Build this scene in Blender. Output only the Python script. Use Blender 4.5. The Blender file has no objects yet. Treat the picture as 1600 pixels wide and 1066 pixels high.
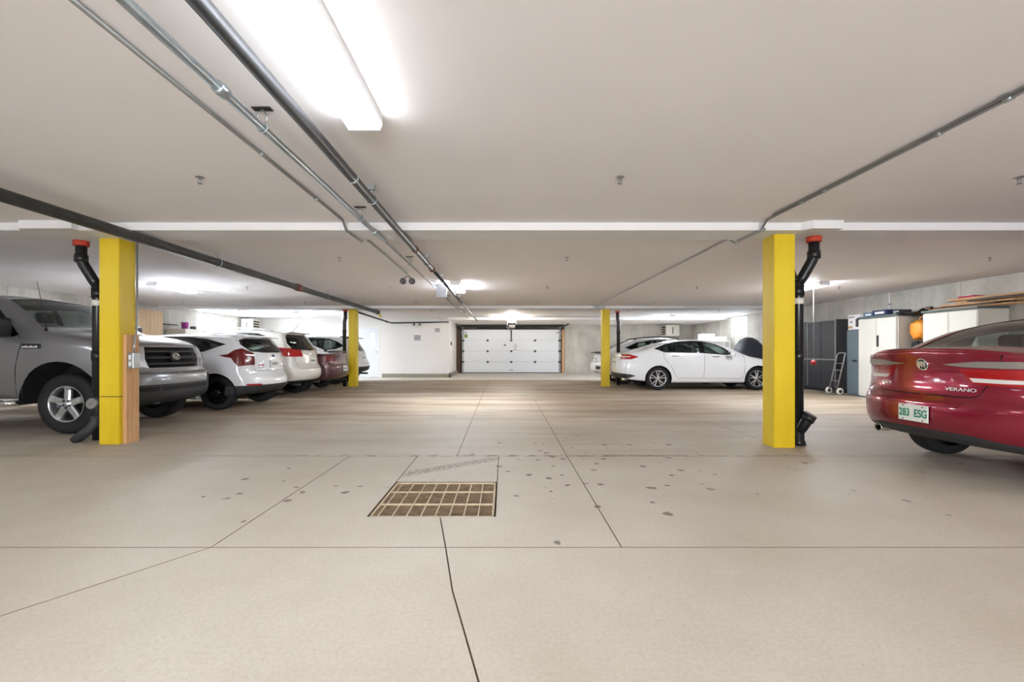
import bpy, bmesh, math, random
from mathutils import Vector, Matrix
from mathutils.bvhtree import BVHTree

random.seed(7)
SC = bpy.context.scene
COL = SC.collection

# ------------------------------------------------------------------ camera
cam_d = bpy.data.cameras.new('camera')
cam = bpy.data.objects.new('camera', cam_d)
COL.objects.link(cam)
cam.location = (0, 0, 1.10)
cam.rotation_euler = (math.radians(90), 0, 0)
cam_d.sensor_width = 36.0
cam_d.lens = 16.0
cam_d.shift_x = 12 / 1600
cam_d.shift_y = 17 / 1600
cam_d.clip_start = 0.05
SC.camera = cam

# ------------------------------------------------------------------ world: overcast daylight outside the windows
world = bpy.data.worlds.new('world')
SC.world = world
world.use_nodes = True
bg = world.node_tree.nodes['Background']
bg.inputs['Color'].default_value = (0.90, 0.95, 1.0, 1)
bg.inputs['Strength'].default_value = 9.0

SC.view_settings.view_transform = 'Standard'
SC.view_settings.look = 'None'
SC.view_settings.gamma = 1.0
SC.view_settings.use_curve_mapping = False
SC.view_settings.exposure = 2.2
LAMP = 38.0       # radiance of the fluorescent lenses (mid and far fixtures)
LAMP_DIM = 6.5   # same tubes round the camera, set dimmer to balance the light
LAMP_END = 18.0   # the row at the near end of the garage

# room constants (metres; camera at the origin, looking along +Y)
XL, XR = -10.8, 9.3
YF, YB = -8.0, 22.5
ZC = 2.535
ZBEAM = 2.45

# ------------------------------------------------------------------ helpers
def lin(c):
    c = c / 255.0
    return c / 12.92 if c <= 0.04045 else ((c + 0.055) / 1.055) ** 2.4

def rgb(c):
    return (lin(c[0]), lin(c[1]), lin(c[2]), 1)

class NT:
    """tiny node-tree writer"""
    def __init__(s, m):
        m.use_nodes = True
        s.t = m.node_tree
        s.b = s.t.nodes['Principled BSDF']
    def n(s, typ, **kw):
        nd = s.t.nodes.new(typ)
        for k, v in kw.items():
            setattr(nd, k, v)
        return nd
    def l(s, a, b):
        s.t.links.new(a, b)
    def val(s, sock, v):
        if isinstance(v, bpy.types.NodeSocket):
            s.l(v, sock)
        else:
            sock.default_value = v
    def math(s, op, a, b=0.0, clamp=False):
        nd = s.n('ShaderNodeMath', operation=op)
        nd.use_clamp = clamp
        s.val(nd.inputs[0], a); s.val(nd.inputs[1], b)
        return nd.outputs[0]
    def mix(s, f, a, b, blend='MIX'):
        nd = s.n('ShaderNodeMix', data_type='RGBA', blend_type=blend)
        s.val(nd.inputs[0], f); s.val(nd.inputs[6], a); s.val(nd.inputs[7], b)
        return nd.outputs[2]
    def co(s, scale=(1, 1, 1), loc=(0, 0, 0)):
        tc = s.n('ShaderNodeTexCoord')
        mp = s.n('ShaderNodeMapping')
        mp.inputs['Scale'].default_value = scale
        mp.inputs['Location'].default_value = loc
        s.l(tc.outputs['Object'], mp.inputs[0])
        return mp.outputs[0]
    def noise(s, vec, scale=5.0, detail=4.0, rough=0.55):
        nd = s.n('ShaderNodeTexNoise')
        nd.inputs['Scale'].default_value = scale
        nd.inputs['Detail'].default_value = detail
        nd.inputs['Roughness'].default_value = rough
        s.l(vec, nd.inputs['Vector'])
        return nd.outputs['Fac']
    def ramp(s, f, lo, hi, a=0.0, b=1.0):
        nd = s.n('ShaderNodeMapRange')
        nd.clamp = True
        s.val(nd.inputs[0], f)
        for i, v in enumerate((lo, hi, a, b)):
            nd.inputs[i + 1].default_value = v
        return nd.outputs[0]

MATS = {}
def mat(name, c=(200, 200, 200), rough=0.5, metal=0.0, var=0.0, vscale=4.0, coat=0.0, bump=0.0, bscale=60.0, spec=0.5, emit=0.0):
    m = bpy.data.materials.new(name)
    n = NT(m)
    b = n.b
    b.inputs['Base Color'].default_value = rgb(c)
    b.inputs['Roughness'].default_value = rough
    b.inputs['Metallic'].default_value = metal
    b.inputs['Coat Weight'].default_value = coat
    b.inputs['Coat Roughness'].default_value = 0.06
    b.inputs['Specular IOR Level'].default_value = spec
    if var > 0:
        f = n.noise(n.co(), vscale, 5)
        k = n.ramp(f, 0.3, 0.7, 1 - var, 1 + var * 0.4)
        cc = n.n('ShaderNodeVectorMath', operation='SCALE')
        cc.inputs[0].default_value = rgb(c)[:3]
        n.l(k, cc.inputs['Scale'])
        n.l(cc.outputs[0], b.inputs['Base Color'])
    if bump > 0:
        f = n.noise(n.co(), bscale, 3)
        bp = n.n('ShaderNodeBump')
        bp.inputs['Strength'].default_value = bump
        bp.inputs['Distance'].default_value = 0.01
        n.l(f, bp.inputs['Height'])
        n.l(bp.outputs[0], b.inputs['Normal'])
    if emit > 0:
        b.inputs['Emission Color'].default_value = rgb(c)
        b.inputs['Emission Strength'].default_value = emit
    MATS[name] = m
    return m

def glass(name, tint, refl=1.0):
    m = bpy.data.materials.new(name)
    n = NT(m)
    n.t.nodes.remove(n.b)
    out = n.t.nodes['Material Output']
    tr = n.n('ShaderNodeBsdfTransparent'); tr.inputs[0].default_value = (*tint, 1)
    gl = n.n('ShaderNodeBsdfGlossy'); gl.inputs['Roughness'].default_value = 0.02
    gl.inputs[0].default_value = (refl, refl, refl, 1)
    lw = n.n('ShaderNodeLayerWeight'); lw.inputs[0].default_value = 0.5
    fac = n.math('ADD', n.math('MULTIPLY', n.math('POWER', lw.outputs['Facing'], 5.0), 0.9), 0.05)
    mx = n.n('ShaderNodeMixShader')
    n.l(fac, mx.inputs[0]); n.l(tr.outputs[0], mx.inputs[1]); n.l(gl.outputs[0], mx.inputs[2])
    n.l(mx.outputs[0], out.inputs['Surface'])
    MATS[name] = m
    return m

class MB:
    """collects shapes into one mesh"""
    def __init__(s):
        s.bm = bmesh.new()
    def faces(s, vs, fs, smooth=False):
        v = [s.bm.verts.new(p) for p in vs]
        for f in fs:
            try:
                fc = s.bm.faces.new([v[i] for i in f]); fc.smooth = smooth
            except ValueError:
                pass
        return s
    def box(s, x0, x1, y0, y1, z0, z1, M=None):
        p = [Vector((x, y, z)) for x in (x0, x1) for y in (y0, y1) for z in (z0, z1)]
        if M: p = [M @ q for q in p]
        return s.faces(p, [(0, 1, 3, 2), (4, 6, 7, 5), (0, 4, 5, 1), (2, 3, 7, 6), (0, 2, 6, 4), (1, 5, 7, 3)])
    def bevbox(s, x0, x1, y0, y1, z0, z1, b=0.01, seg=2, M=None):
        t = bmesh.new()
        bmesh.ops.create_cube(t, size=1.0)
        for v in t.verts:
            v.co = Vector(((x0 + x1) / 2 + v.co.x * (x1 - x0), (y0 + y1) / 2 + v.co.y * (y1 - y0), (z0 + z1) / 2 + v.co.z * (z1 - z0)))
        bmesh.ops.bevel(t, geom=t.edges[:], offset=b, segments=seg, affect='EDGES', profile=0.5)
        t.verts.index_update()
        vs = [(M @ v.co) if M else v.co.copy() for v in t.verts]
        fs = [[v.index for v in f.verts] for f in t.faces]
        t.free()
        return s.faces(vs, fs, smooth=False)
    def prism(s, poly, d0, d1, axis='y'):
        """poly: (u,v) list, extruded along axis from d0 to d1. axis y: u=x v=z; x: u=y v=z; z: u=x v=y"""
        def pt(u, v, d):
            return {'y': (u, d, v), 'x': (d, u, v), 'z': (u, v, d)}[axis]
        n = len(poly)
        vs = [pt(u, v, d0) for u, v in poly] + [pt(u, v, d1) for u, v in poly]
        fs = [tuple(range(n)), tuple(range(2 * n - 1, n - 1, -1))] + [(i, (i + 1) % n, n + (i + 1) % n, n + i) for i in range(n)]
        return s.faces(vs, fs)
    def tube(s, pts, r, seg=12, caps=True, smooth=True):
        pts = [Vector(p) for p in pts]
        rs = r if isinstance(r, (list, tuple)) else [r] * len(pts)
        rings = []
        ref = None
        for i, p in enumerate(pts):
            if i == 0: t = pts[1] - pts[0]
            elif i == len(pts) - 1: t = pts[-1] - pts[-2]
            else: t = (pts[i + 1] - p).normalized() + (p - pts[i - 1]).normalized()
            t = t.normalized() if t.length > 1e-9 else Vector((0, 0, 1))
            if ref is None:
                ref = Vector((0, 0, 1)) if abs(t.z) < 0.9 else Vector((1, 0, 0))
            a = ref - t * ref.dot(t)
            if a.length < 1e-6:
                a = t.orthogonal()
            a.normalize(); ref = a
            b = t.cross(a)
            k = 1.0
            if 0 < i < len(pts) - 1:
                cs = (pts[i + 1] - p).normalized().dot((p - pts[i - 1]).normalized())
                k = 1.0 / max(0.5, math.sqrt(max(0.0, (1 + cs) / 2)))
                k = 1 + (k - 1) * 0.5
            rings.append([s.bm.verts.new(p + (a * math.cos(u) + b * math.sin(u)) * rs[i] * k) for u in (2 * math.pi * j / seg for j in range(seg))])
        for i in range(len(rings) - 1):
            for j in range(seg):
                f = s.bm.faces.new((rings[i][j], rings[i][(j + 1) % seg], rings[i + 1][(j + 1) % seg], rings[i + 1][j]))
                f.smooth = smooth
        if caps:
            s.bm.faces.new(rings[0][::-1]); s.bm.faces.new(rings[-1])
        return s
    def lathe(s, prof, axis='z', seg=24, c=(0, 0, 0), smooth=True, close=False):
        """prof: (radius, height) list"""
        c = Vector(c)
        def pt(r, h, u):
            a, b = r * math.cos(u), r * math.sin(u)
            return c + {'z': Vector((a, b, h)), 'y': Vector((a, h, b)), 'x': Vector((h, a, b))}[axis]
        rings = [[s.bm.verts.new(pt(max(r, 1e-4), h, 2 * math.pi * j / seg)) for j in range(seg)] for r, h in prof]
        for i in range(len(rings) - 1):
            for j in range(seg):
                f = s.bm.faces.new((rings[i][j], rings[i][(j + 1) % seg], rings[i + 1][(j + 1) % seg], rings[i + 1][j]))
                f.smooth = smooth
        if close:
            s.bm.faces.new(rings[0][::-1]); s.bm.faces.new(rings[-1])
        return s
    def cyl(s, p0, p1, r, seg=16, smooth=True):
        return s.tube([p0, p1], r, seg, True, smooth)
    def torus(s, c, R, r, axis='y', seg=28, seg2=8, sx=1.0, sz=1.0, tilt=0.0):
        vs = []; c = Vector(c)
        for i in range(seg):
            u = 2 * math.pi * i / seg
            for j in range(seg2):
                w = 2 * math.pi * j / seg2
                rr = R + r * math.cos(w)
                a, b, h = rr * math.cos(u) * sx, rr * math.sin(u) * sz, r * math.sin(w)
                vs.append(c + {'z': Vector((a, b, h)), 'y': Vector((a, h, b)), 'x': Vector((h, a, b))}[axis])
        fs = [(i * seg2 + j, ((i + 1) % seg) * seg2 + j, ((i + 1) % seg) * seg2 + (j + 1) % seg2, i * seg2 + (j + 1) % seg2) for i in range(seg) for j in range(seg2)]
        return s.faces(vs, fs, True)
    def build(s, name, m, parent=None, loc=None, bevel=0.0):
        if bevel > 0:
            bmesh.ops.bevel(s.bm, geom=s.bm.edges[:], offset=bevel, segments=2, affect='EDGES', clamp_overlap=True)
        bmesh.ops.recalc_face_normals(s.bm, faces=s.bm.faces[:])
        me = bpy.data.meshes.new(name)
        s.bm.to_mesh(me); s.bm.free()
        return link(name, me, m, parent, loc)

def link(name, me, m, parent=None, loc=None):
    if m is not None:
        me.materials.clear(); me.materials.append(MATS[m] if isinstance(m, str) else m)
    o = bpy.data.objects.new(name, me)
    COL.objects.link(o)
    if parent is not None: o.parent = parent
    if loc is not None: o.location = loc
    return o

def tag(o, label=None, cat=None, group=None, kind=None):
    if label: o['label'] = label
    if cat: o['category'] = cat
    if group: o['group'] = group
    if kind: o['kind'] = kind
    return o

def thing(name, label, cat, loc=(0, 0, 0), rz=0.0, group=None):
    o = bpy.data.objects.new(name, None)
    o.empty_display_size = 0.2
    COL.objects.link(o)
    o.location = loc; o.rotation_euler = (0, 0, rz)
    return tag(o, label, cat, group)

def struct(o):
    o['kind'] = 'structure'
    return o

def copy_tree(o, parent=None):
    c = o.copy(); COL.objects.link(c)
    if parent is not None: c.parent = parent
    for ch in list(o.children):
        copy_tree(ch, c)
    return c

def text_mesh(s, size, depth=0.001, bold=0.0):
    cu = bpy.data.curves.new('text', 'FONT')
    cu.body = s; cu.size = size; cu.extrude = depth; cu.offset = bold
    cu.align_x = 'CENTER'; cu.align_y = 'CENTER'
    o = bpy.data.objects.new('text', cu)
    COL.objects.link(o)
    dg = bpy.context.evaluated_depsgraph_get()
    me = bpy.data.meshes.new_from_object(o.evaluated_get(dg))
    bpy.data.objects.remove(o); bpy.data.curves.remove(cu)
    return me

def text(name, s, size, m, parent, M, sx=1.0, depth=0.001, bold=0.0):
    me = text_mesh(s, size, depth, bold)
    me.transform(Matrix.Diagonal((sx, 1, 1, 1)))
    me.transform(M)
    return link(name, me, m, parent)

# ------------------------------------------------------------------ materials
def concrete_floor():
    m = bpy.data.materials.new('floor_concrete'); MATS['floor'] = m
    n = NT(m)
    p = n.co()
    sep = n.n('ShaderNodeSeparateXYZ'); n.l(p, sep.inputs[0])
    X, Y = sep.outputs[0], sep.outputs[1]
    col = n.mix(n.ramp(n.noise(p, 0.9, 5, 0.6), 0.35, 0.68), rgb((216, 208, 196)), rgb((203, 193, 178)))
    # fine grain and pinholes
    col = n.mix(n.ramp(n.noise(p, 55, 2), 0.35, 0.75, 0, 0.28), col, rgb((172, 158, 140)))
    col = n.mix(n.ramp(n.noise(p, 130, 1), 0.70, 0.78, 0, 0.55), col, rgb((120, 104, 86)))
    # tracked-in dirt further into the garage, drawn out along X by turning cars
    ps = n.co((0.28, 1.5, 1))
    st = n.ramp(n.noise(ps, 1.1, 6, 0.62), 0.36, 0.64)
    far = n.ramp(Y, 4.2, 8.5)
    col = n.mix(n.math('MULTIPLY', far, n.math('ADD', n.math('MULTIPLY', st, 0.50), 0.45)), col, rgb((138, 116, 90)))
    st2 = n.ramp(n.noise(n.co((0.5, 5.0, 1)), 0.8, 5, 0.6), 0.55, 0.72)
    col = n.mix(n.math('MULTIPLY', n.math('MULTIPLY', st2, far), 0.6), col, rgb((104, 84, 62)))
    # oil and drip spots
    def spots(scale, thr, rmin, rmax, cx, cy, rx, ry, dens, colr, base):
        v = n.n('ShaderNodeTexVoronoi'); v.inputs['Scale'].default_value = scale
        v.inputs['Randomness'].default_value = 1.0
        wv = n.n('ShaderNodeVectorMath', operation='ADD')
        nz = n.n('ShaderNodeTexNoise'); nz.inputs['Scale'].default_value = 14.0
        n.l(p, nz.inputs['Vector'])
        sc = n.n('ShaderNodeVectorMath', operation='SCALE'); sc.inputs['Scale'].default_value = 0.06
        n.l(nz.outputs['Color'], sc.inputs[0])
        n.l(p, wv.inputs[0]); n.l(sc.outputs[0], wv.inputs[1])
        n.l(wv.outputs[0], v.inputs['Vector'])
        sp = n.n('ShaderNodeSeparateColor'); n.l(v.outputs['Color'], sp.inputs[0])
        rad = n.ramp(sp.outputs[1], 0, 1, rmin, rmax)
        d = n.math('DIVIDE', v.outputs['Distance'], rad)
        inside = n.ramp(d, 0.65, 1.0, 1, 0)
        dx = n.math('DIVIDE', n.math('SUBTRACT', X, cx), rx)
        dy = n.math('DIVIDE', n.math('SUBTRACT', Y, cy), ry)
        rr = n.math('SQRT', n.math('ADD', n.math('MULTIPLY', dx, dx), n.math('MULTIPLY', dy, dy)))
        pres = n.ramp(rr, 0.2, 1.0, thr, 1.0)
        keep = n.math('GREATER_THAN', sp.outputs[0], pres)
        return n.mix(n.math('MULTIPLY', n.math('MULTIPLY', inside, keep), dens), base, rgb(colr))
    col = spots(7.0, 0.0, 0.08, 0.30, 0.75, 4.6, 1.9, 1.7, 0.8, (96, 82, 64), col)
    col = spots(5.5, 0.2, 0.08, 0.24, -1.6, 3.7, 1.7, 1.1, 0.8, (104, 90, 72), col)
    col = spots(4.6, 0.45, 0.06, 0.20, 3.0, 4.0, 3.0, 1.2, 0.6, (120, 104, 86), col)
    col = spots(2.2, 0.72, 0.03, 0.08, 0.0, 2.0, 5.0, 2.6, 0.75, (70, 60, 50), col)
    # muddy smear along the joint and beside the drain
    yb = n.math('ABSOLUTE', n.math('SUBTRACT', Y, 4.82))
    band = n.ramp(yb, 0.0, 0.07, 1, 0)
    xr = n.ramp(n.math('ABSOLUTE', n.math('SUBTRACT', X, 0.2)), 0.9, 3.6, 1, 0.12)
    gr = n.ramp(n.noise(p, 9, 4), 0.42, 0.6)
    col = n.mix(n.math('MULTIPLY', n.math('MULTIPLY', band, xr), n.math('MULTIPLY', gr, 0.75)), col, rgb((92, 76, 56)))
    # tyre smear on the patch behind the drain
    ln = n.math('ABSOLUTE', n.math('SUBTRACT', n.math('SUBTRACT', Y, 4.05), n.math('MULTIPLY', n.math('ADD', X, 0.95), 0.75)))
    lm = n.math('MULTIPLY', n.ramp(ln, 0.05, 0.13, 1, 0), n.math('MULTIPLY', n.ramp(n.math('ABSOLUTE', n.math('ADD', X, 0.48)), 0.40, 0.46, 1, 0), n.ramp(n.math('ABSOLUTE', n.math('SUBTRACT', Y, 4.3)), 0.40, 0.48, 1, 0)))
    col = n.mix(n.math('MULTIPLY', lm, n.math('MULTIPLY', n.ramp(n.noise(p, 30, 3), 0.4, 0.58), 0.75)), col, rgb((112, 98, 80)))
    # chalky scuffs
    sc2 = n.ramp(n.noise(n.co((0.9, 2.2, 1), (3, 1, 0)), 1.6, 6, 0.7), 0.62, 0.76)
    col = n.mix(n.math('MULTIPLY', sc2, 0.35), col, rgb((226, 220, 210)))
    n.l(col, n.b.inputs['Base Color'])
    n.b.inputs['Roughness'].default_value = 0.62
    n.b.inputs['Specular IOR Level'].default_value = 0.35
    bp = n.n('ShaderNodeBump'); bp.inputs['Strength'].default_value = 0.08; bp.inputs['Distance'].default_value = 0.01
    n.l(n.noise(p, 90, 3), bp.inputs['Height']); n.l(bp.outputs[0], n.b.inputs['Normal'])
concrete_floor()

def concrete_wall(name, c1, c2, c3):
    m = bpy.data.materials.new(name); MATS[name] = m
    n = NT(m)
    p = n.co()
    col = n.mix(n.ramp(n.noise(p, 1.3, 6, 0.65), 0.34, 0.68), rgb(c1), rgb(c2))
    col = n.mix(n.ramp(n.noise(n.co((3, 3, 0.5)), 1.0, 5, 0.6), 0.5, 0.75, 0, 0.7), col, rgb(c3))
    col = n.mix(n.ramp(n.noise(p, 26, 2), 0.64, 0.72, 0, 0.5), col, rgb((90, 86, 80)))
    n.l(col, n.b.inputs['Base Color'])
    n.b.inputs['Roughness'].default_value = 0.85
    bp = n.n('ShaderNodeBump'); bp.inputs['Strength'].default_value = 0.2; bp.inputs['Distance'].default_value = 0.01
    n.l(n.noise(p, 18, 5), bp.inputs['Height']); n.l(bp.outputs[0], n.b.inputs['Normal'])
concrete_wall('concrete', (196, 192, 184), (166, 161, 152), (208, 204, 196))

def wood(name, c1, c2, sc=(1, 1, 0.08), k=30):
    m = bpy.data.materials.new(name); MATS[name] = m
    n = NT(m)
    col = n.mix(n.ramp(n.noise(n.co(sc), k, 5, 0.6), 0.35, 0.68), rgb(c1), rgb(c2))
    col = n.mix(n.ramp(n.noise(n.co(), 22, 1), 0.74, 0.78, 0, 0.8), col, rgb((110, 76, 48)))
    n.l(col, n.b.inputs['Base Color']); n.b.inputs['Roughness'].default_value = 0.7
wood('fir', (214, 170, 122), (190, 142, 96))
wood('pale_wood', (216, 188, 152), (202, 170, 132))
wood('dark_wood', (84, 60, 44), (62, 42, 30))
wood('plank_wood', (206, 168, 126), (176, 134, 92), (1, 0.08, 1))

def yellow_paint():
    m = bpy.data.materials.new('yellow_paint'); MATS['yellow'] = m
    n = NT(m)
    p = n.co()
    col = n.mix(n.ramp(n.noise(n.co((1, 1, 0.25)), 3, 5), 0.35, 0.7), rgb((228, 198, 44)), rgb((212, 178, 26)))
    col = n.mix(n.ramp(n.noise(p, 34, 3), 0.72, 0.76, 0, 0.8), col, rgb((150, 118, 30)))
    n.l(col, n.b.inputs['Base Color'])
    n.b.inputs['Roughness'].default_value = 0.38
    n.b.inputs['Specular IOR Level'].default_value = 0.4
yellow_paint()

mat('ceiling_paint', (238, 233, 232), 0.75, var=0.03, vscale=0.8)
mat('beam_paint', (226, 224, 224), 0.6)
mat('white_wall', (232, 229, 226), 0.6, var=0.03, vscale=1.0)
mat('white', (232, 232, 232), 0.5)
mat('offwhite', (220, 216, 206), 0.5)
mat('joint_dirt', (128, 112, 92), 0.95)
mat('mud', (80, 62, 48), 0.85, var=0.7, vscale=9, bump=0.8, bscale=12)
mat('grate_worn', (214, 196, 164), 0.6, metal=0.2, var=0.25, vscale=20)
mat('grate_rust', (150, 126, 100), 0.8, metal=0.2, var=0.4, vscale=14)
mat('curb', (150, 144, 130), 0.8, var=0.2)
mat('abs_black', (24, 25, 28), 0.33, var=0.15)
mat('red_collar', (190, 62, 40), 0.6, var=0.2, vscale=30)
mat('steel_dark', (74, 74, 76), 0.45, metal=0.75, var=0.25, vscale=9)
mat('steel_black', (62, 60, 57), 0.5, metal=0.4, var=0.4, vscale=7)
mat('galv', (178, 186, 190), 0.34, metal=0.85, var=0.15, vscale=14)
mat('galv_thin', (150, 150, 148), 0.4, metal=0.75)
mat('coupling_red', (120, 72, 56), 0.55, metal=0.2, var=0.2, vscale=20)
mat('chrome', (225, 226, 228), 0.10, metal=1.0)
mat('badge_silver', (228, 226, 226), 0.35, metal=0.2)
mat('satin_metal', (196, 198, 200), 0.28, metal=0.95)
mat('alloy', (196, 198, 202), 0.26, metal=0.85)
mat('alloy_dark', (120, 122, 126), 0.3, metal=0.8)
mat('black_metal', (20, 20, 21), 0.35, metal=0.3)
mat('rubber', (22, 22, 24), 0.75)
mat('black_plastic', (26, 26, 28), 0.5)
mat('grey_plastic', (50, 51, 54), 0.6)
mat('black_gloss', (9, 9, 10), 0.12)
mat('cabin', (46, 46, 48), 0.8)
mat('cabin_light', (136, 134, 130), 0.8)
mat('well', (10, 10, 11), 0.9)
mat('seam', (14, 14, 15), 0.7)
mat('lamp_red', (168, 14, 20), 0.16, coat=1.0)
mat('lamp_dark_red', (110, 10, 18), 0.16, coat=1.0)
mat('lamp_clear', (226, 222, 218), 0.14, coat=1.0)
mat('lamp_amber', (214, 120, 30), 0.2, coat=1.0)
mat('plate_white', (228, 232, 226), 0.45)
mat('plate_green', (16, 132, 104), 0.5)
mat('print_grey', (96, 96, 98), 0.7)
mat('print_pale', (188, 188, 188), 0.7)
mat('tail_print', (200, 60, 60), 0.6)
mat('paint_tundra', (134, 134, 138), 0.34, metal=0.65, coat=1.0)
mat('paint_white', (230, 231, 234), 0.3, coat=1.0)
mat('paint_pearl', (222, 220, 212), 0.3, metal=0.1, coat=1.0)
mat('paint_maroon', (94, 58, 62), 0.35, metal=0.45, coat=0.8)
mat('paint_red', (142, 12, 46), 0.3, metal=0.6, coat=1.0)
mat('resin', (216, 213, 204), 0.6, var=0.06, vscale=2)
mat('resin_lid', (92, 104, 106), 0.6)
mat('locker_blue', (92, 106, 114), 0.5, var=0.08)
mat('charcoal', (58, 58, 62), 0.5, var=0.1)
mat('alu_trim', (150, 150, 148), 0.45, metal=0.5)
mat('tarp_black', (22, 22, 24), 0.6, var=0.3)
mat('orange_bag', (236, 150, 48), 0.5, var=0.3, vscale=9)
mat('blue_box', (46, 62, 96), 0.6, var=0.5, vscale=18)
mat('teal_box', (60, 110, 134), 0.6)
mat('cardboard', (196, 158, 118), 0.8, var=0.25, vscale=10)
mat('red_fabric', (176, 48, 66), 0.8)
mat('red_ball', (158, 24, 36), 0.5)
mat('purple', (168, 70, 148), 0.5)
mat('cover_grey', (66, 70, 80), 0.55, var=0.2)
mat('silver_sheet', (176, 178, 182), 0.35, metal=0.6, var=0.3, vscale=8)
mat('louver', (74, 62, 54), 0.7)
mat('yellow_tag', (224, 210, 60), 0.6)
mat('green_sticker', (120, 146, 40), 0.6)
mat('door_white', (228, 231, 236), 0.45)
mat('cord', (44, 40, 36), 0.8)
mat('tube_light', (240, 247, 255), 0.5, emit=LAMP)
mat('tube_light_dim', (240, 247, 255), 0.5, emit=LAMP_DIM)
mat('tube_light_end', (240, 247, 255), 0.5, emit=LAMP_END)
mat('bulb_light', (255, 248, 236), 0.5, emit=150.0)
glass('glass_car', (0.50, 0.60, 0.58))
glass('glass_dark', (0.22, 0.25, 0.235))
glass('glass_clear', (0.86, 0.93, 0.95))
glass('glass_window', (0.85, 0.9, 0.92))
# ------------------------------------------------------------------ the room
def wall_x(name, x0, x1, y0, y1, z0, z1, holes, m):
    """wall slab spanning y, with rectangular holes (ya,yb,za,zb)"""
    b = MB()
    ys = sorted({y0, y1, *[h[0] for h in holes], *[h[1] for h in holes]})
    for ya, yb in zip(ys[:-1], ys[1:]):
        mid = (ya + yb) / 2
        hs = [h for h in holes if h[0] < mid < h[1]]
        if not hs:
            b.box(x0, x1, ya, yb, z0, z1)
        else:
            h = hs[0]
            b.box(x0, x1, ya, yb, z0, h[2]); b.box(x0, x1, ya, yb, h[3], z1)
    return struct(b.build(name, m))

WT = 0.3
HL = [(16.0, 16.95, 1.65, 2.46), (17.2, 18.35, 1.65, 2.40)]
HR = [(17.45, 18.62, 1.72, 2.46)]
wl = wall_x('wall_left', XL - WT, XL, YF, YB, -0.2, ZC, HL, 'concrete')
wr = wall_x('wall_right', XR, XR + WT, YF, YB, -0.2, ZC, HR, 'concrete')
wb = struct(MB().box(XL - WT, -2.25, YB, YB + WT, -0.2, ZC).box(2.94, XR + WT, YB, YB + WT, -0.2, ZC).box(-2.25, 2.94, YB, YB + WT, 2.30, ZC).build('wall_back', 'concrete'))
# unseen end wall; open doorway added to let daylight onto columns and beam
wf = struct(MB().box(XL - WT, -1.7, YF - WT, YF, -0.2, ZC).box(1.7, XR + WT, YF - WT, YF, -0.2, ZC).box(-1.7, 1.7, YF - WT, YF, 2.3, ZC).box(-1.7, 1.7, YF - WT, YF, -0.2, -0.05).build('wall_front', 'white_wall'))
po = bpy.data.lights.new('added_doorway_portal', 'AREA'); po.shape = 'RECTANGLE'; po.size = 3.4; po.size_y = 2.35; po.cycles.is_portal = True
poo = bpy.data.objects.new('added_doorway_portal', po); COL.objects.link(poo); poo.location = (0, YF - WT / 2, 1.12); poo.rotation_euler = (math.radians(90), 0, 0)
for (wx, sg, h) in ((XL, -1, HL[0]), (XL, -1, HL[1]), (XR, 1, HR[0])):          # sky portals in the window openings
    po = bpy.data.lights.new('window_portal', 'AREA'); po.shape = 'RECTANGLE'; po.size = h[3] - h[2]; po.size_y = h[1] - h[0]; po.cycles.is_portal = True
    poo = bpy.data.objects.new('window_portal', po); COL.objects.link(poo)
    poo.location = (wx + sg * 0.28, (h[0] + h[1]) / 2, (h[2] + h[3]) / 2); poo.rotation_euler = (0, math.radians(-90 if sg < 0 else 90), 0)

# cast panels of the right and left walls: proud of the wall face, open joints between them
def panels(parent, x, s, y0, y1, step, holes, z0=0.0, z1=ZC):
    y = y0
    while y < y1 - 0.05:
        ye = min(y + step, y1)
        for za, zb in ((z0, 1.64), (1.65, z1)):
            if any(h[0] - 0.02 < ye and h[1] + 0.02 > y for h in holes) and zb > 1.7:
                continue
            MB().box(min(x, x + s * 0.012), max(x, x + s * 0.012), y + 0.004, ye - 0.004, za, zb - 0.002).build('panel', 'concrete', parent)
        y = ye
panels(wr, XR, -1, -0.5, 17.4, 2.44, HR)
panels(wl, XL, 1, 5.0, 15.98, 2.44, HL)
panels_back = [(2.98, 5.4), (5.4, 7.8), (7.8, 9.28)]
for a, b_ in panels_back:
    MB().box(a + 0.003, b_ - 0.003, YB - 0.012, YB, 0.0, 2.43).build('panel', 'concrete', wb)

struct(MB().box(XL - WT, XR + WT, YF - WT, YB + WT, ZC, ZC + 0.25).build('ceiling', 'ceiling_paint'))
bm1 = struct(MB().box(XL, XR, 5.05, 5.48, ZBEAM, ZC + 0.01).build('ceiling_beam', 'beam_paint'))
tag(struct(MB().box(XL, XR, 14.15, 14.62, ZBEAM, ZC + 0.01).build('ceiling_beam', 'beam_paint')))
struct(MB().box(-2.36, XR, 18.95, YB, 2.44, ZC + 0.01).build('ceiling_soffit', 'ceiling_paint'))
# boxed-out pads round the drain stacks
for x0, x1 in ((3.36, 3.70), (-5.30, -4.72)):
    MB().prism([(x0 - 0.07, 5.06), (x0, 4.96), (x1, 4.96), (x1, 5.56), (x0 - 0.07, 5.56)], ZBEAM - 0.003, ZC, 'z').build('boxing', 'beam_paint', bm1)

# floor: dirt bed under separately cast slabs
floor = struct(MB().box(XL, XR, YF, 3.05, -0.20, -0.05).box(XL, XR, 3.84, YB, -0.2, -0.05).box(XL, -0.905, 3.05, 3.84, -0.2, -0.05).box(-0.07, XR, 3.05, 3.84, -0.2, -0.05).build('floor', 'joint_dirt'))

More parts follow.
